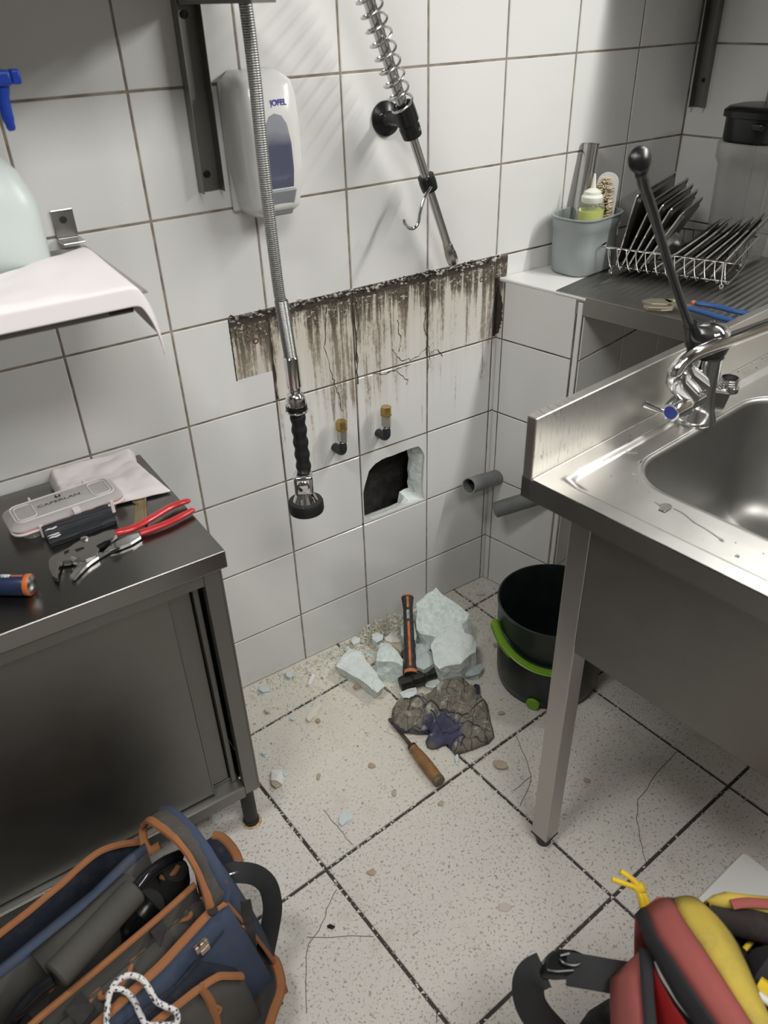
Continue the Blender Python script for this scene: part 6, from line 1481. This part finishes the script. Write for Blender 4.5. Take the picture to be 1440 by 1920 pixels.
obj('body', MB().prism([(p.x, p.y) for p in [*[q+Vector((.035, -.01, 0)) for q in lp_[::-1]], *[q+Vector((.03, -.02, 0)) for q in (Lk[0], Rr_[0])], *[q+Vector((0, -.02, 0)) for q in yb], at(1560, 1900, .42), at(1500, 2010, .45)]], .004, .30), M_PBLK, t, smooth=False)
# straps
stp = smoothpts([at(1185,1836,.36), at(1150,1831,.365), at(1110,1824,.37), at(1062,1816,.365)])
obj('strap', MB().tube(stp, .0205, 8, flat=.07, up=(CAM-stp[2]).to_tuple()), M_STRAP, t)
bk = [at(x, y, .37) for x, y in [(1012,1812),(1018,1790),(1030,1779),(1050,1775),(1075,1777),(1095,1785),(1104,1800),(1098,1818),(1075,1826),(1040,1828),(1018,1825)]]
obj('buckle', MB().prism([(p.x, p.y) for p in bk], .352, .368, [((p.x-bk[5].x)*.9+bk[5].x, (p.y-bk[5].y)*.9+bk[5].y) for p in bk]), M_BLACK, t, bevel=.004, seg=3)
obj('buckle_ridge', MB().tube(smoothpts([at(x, y, .372) for x, y in [(1050,1792),(1070,1788),(1088,1792),(1092,1802),(1078,1810),(1058,1806),(1050,1798)]]), .0028, 8), M_BLACK, t)
stq = smoothpts([at(1020,1818,.355), at(998,1830,.345), at(990,1850,.33), at(994,1880,.30), at(1012,1910,.26), at(1045,1945,.2), at(1090,1990,.12)])
obj('strap', MB().tube(stq, .022, 8, flat=.08, up=(CAM-stq[8]).to_tuple()), M_STRAP, t)
obj('lower_pad', MB().prism([(p.x, p.y) for p in [at(x, y, .10) for x, y in [(1080,1925),(1105,1890),(1140,1868),(1200,1860),(1230,1990),(1100,1990)]]], .004, .10), mat('dark_mesh', (.04, .04, .042), .8, var=.5, vscale=40), t, bevel=.01, seg=3)
M_YC = mat('yellow_cord', (.66, .46, .02), .6, var=.2, bump=.3, bscale=300)
yc = MB().tube(smoothpts(pk([(1203,1716,.43),(1205,1700,.445),(1202,1684,.455),(1197,1670,.46)])), .0042, 8).tube(smoothpts(pk([(1208,1716,.43),(1213,1697,.445),(1209,1682,.455),(1202,1670,.46)])), .0042, 8)
yc.tube(smoothpts(pk([(1200,1668,.46),(1180,1660,.465),(1147,1648,.47)])), .0036, 8).tube(smoothpts(pk([(1200,1664,.462),(1185,1648,.468),(1163,1633,.475)])), .0036, 8)
yc.lathe([(.001, -.008), (.007, -.006), (.0085, 0), (.007, .006), (.001, .008)], 14, at(1200, 1666, .46), (.6, -.4, .4))
obj('zip_cord', yc, M_YC, t)
obj('zip_cord', MB().tube(smoothpts(pk([(1396,1780,.40),(1408,1766,.405),(1416,1757,.41),(1410,1753,.41)])), .0036, 8), M_YC, t)
obj('yellow_roll', MB().tube(smoothpts(pk([(1420,1848,.45),(1440,1862,.45),(1470,1880,.45)])), .012, 10), M_YC, t)
obj('metal_bar', MB().tube(pk([(1422,1864,.475),(1450,1886,.475)]), .0045, 10), M_WHITE, t)
# white board
wp = [at(1395, 1597, .022), at(1262, 1732, .022)]
e1 = (wp[1]-wp[0]).normalized(); e2 = Vector((-e1.y, e1.x, 0)); 
if e2.y > 0: e2 = -e2
c_ = wp[0]
rr = [(x+.18, y+.13) for x, y in rrect(.36, .26, .008, 4)]
poly = [c_+e1*x+e2*y for x, y in rr]
o = obj('white_board', MB().prism([(p.x, p.y) for p in poly], .001, .022), mat('white_board_plastic', (.88, .88, .85), .5), None, smooth=False, bevel=.002, loc=(c_.x, c_.y, 0)); tag(o, 'white plastic board with rounded corner lying on the floor behind the backpack', 'board')
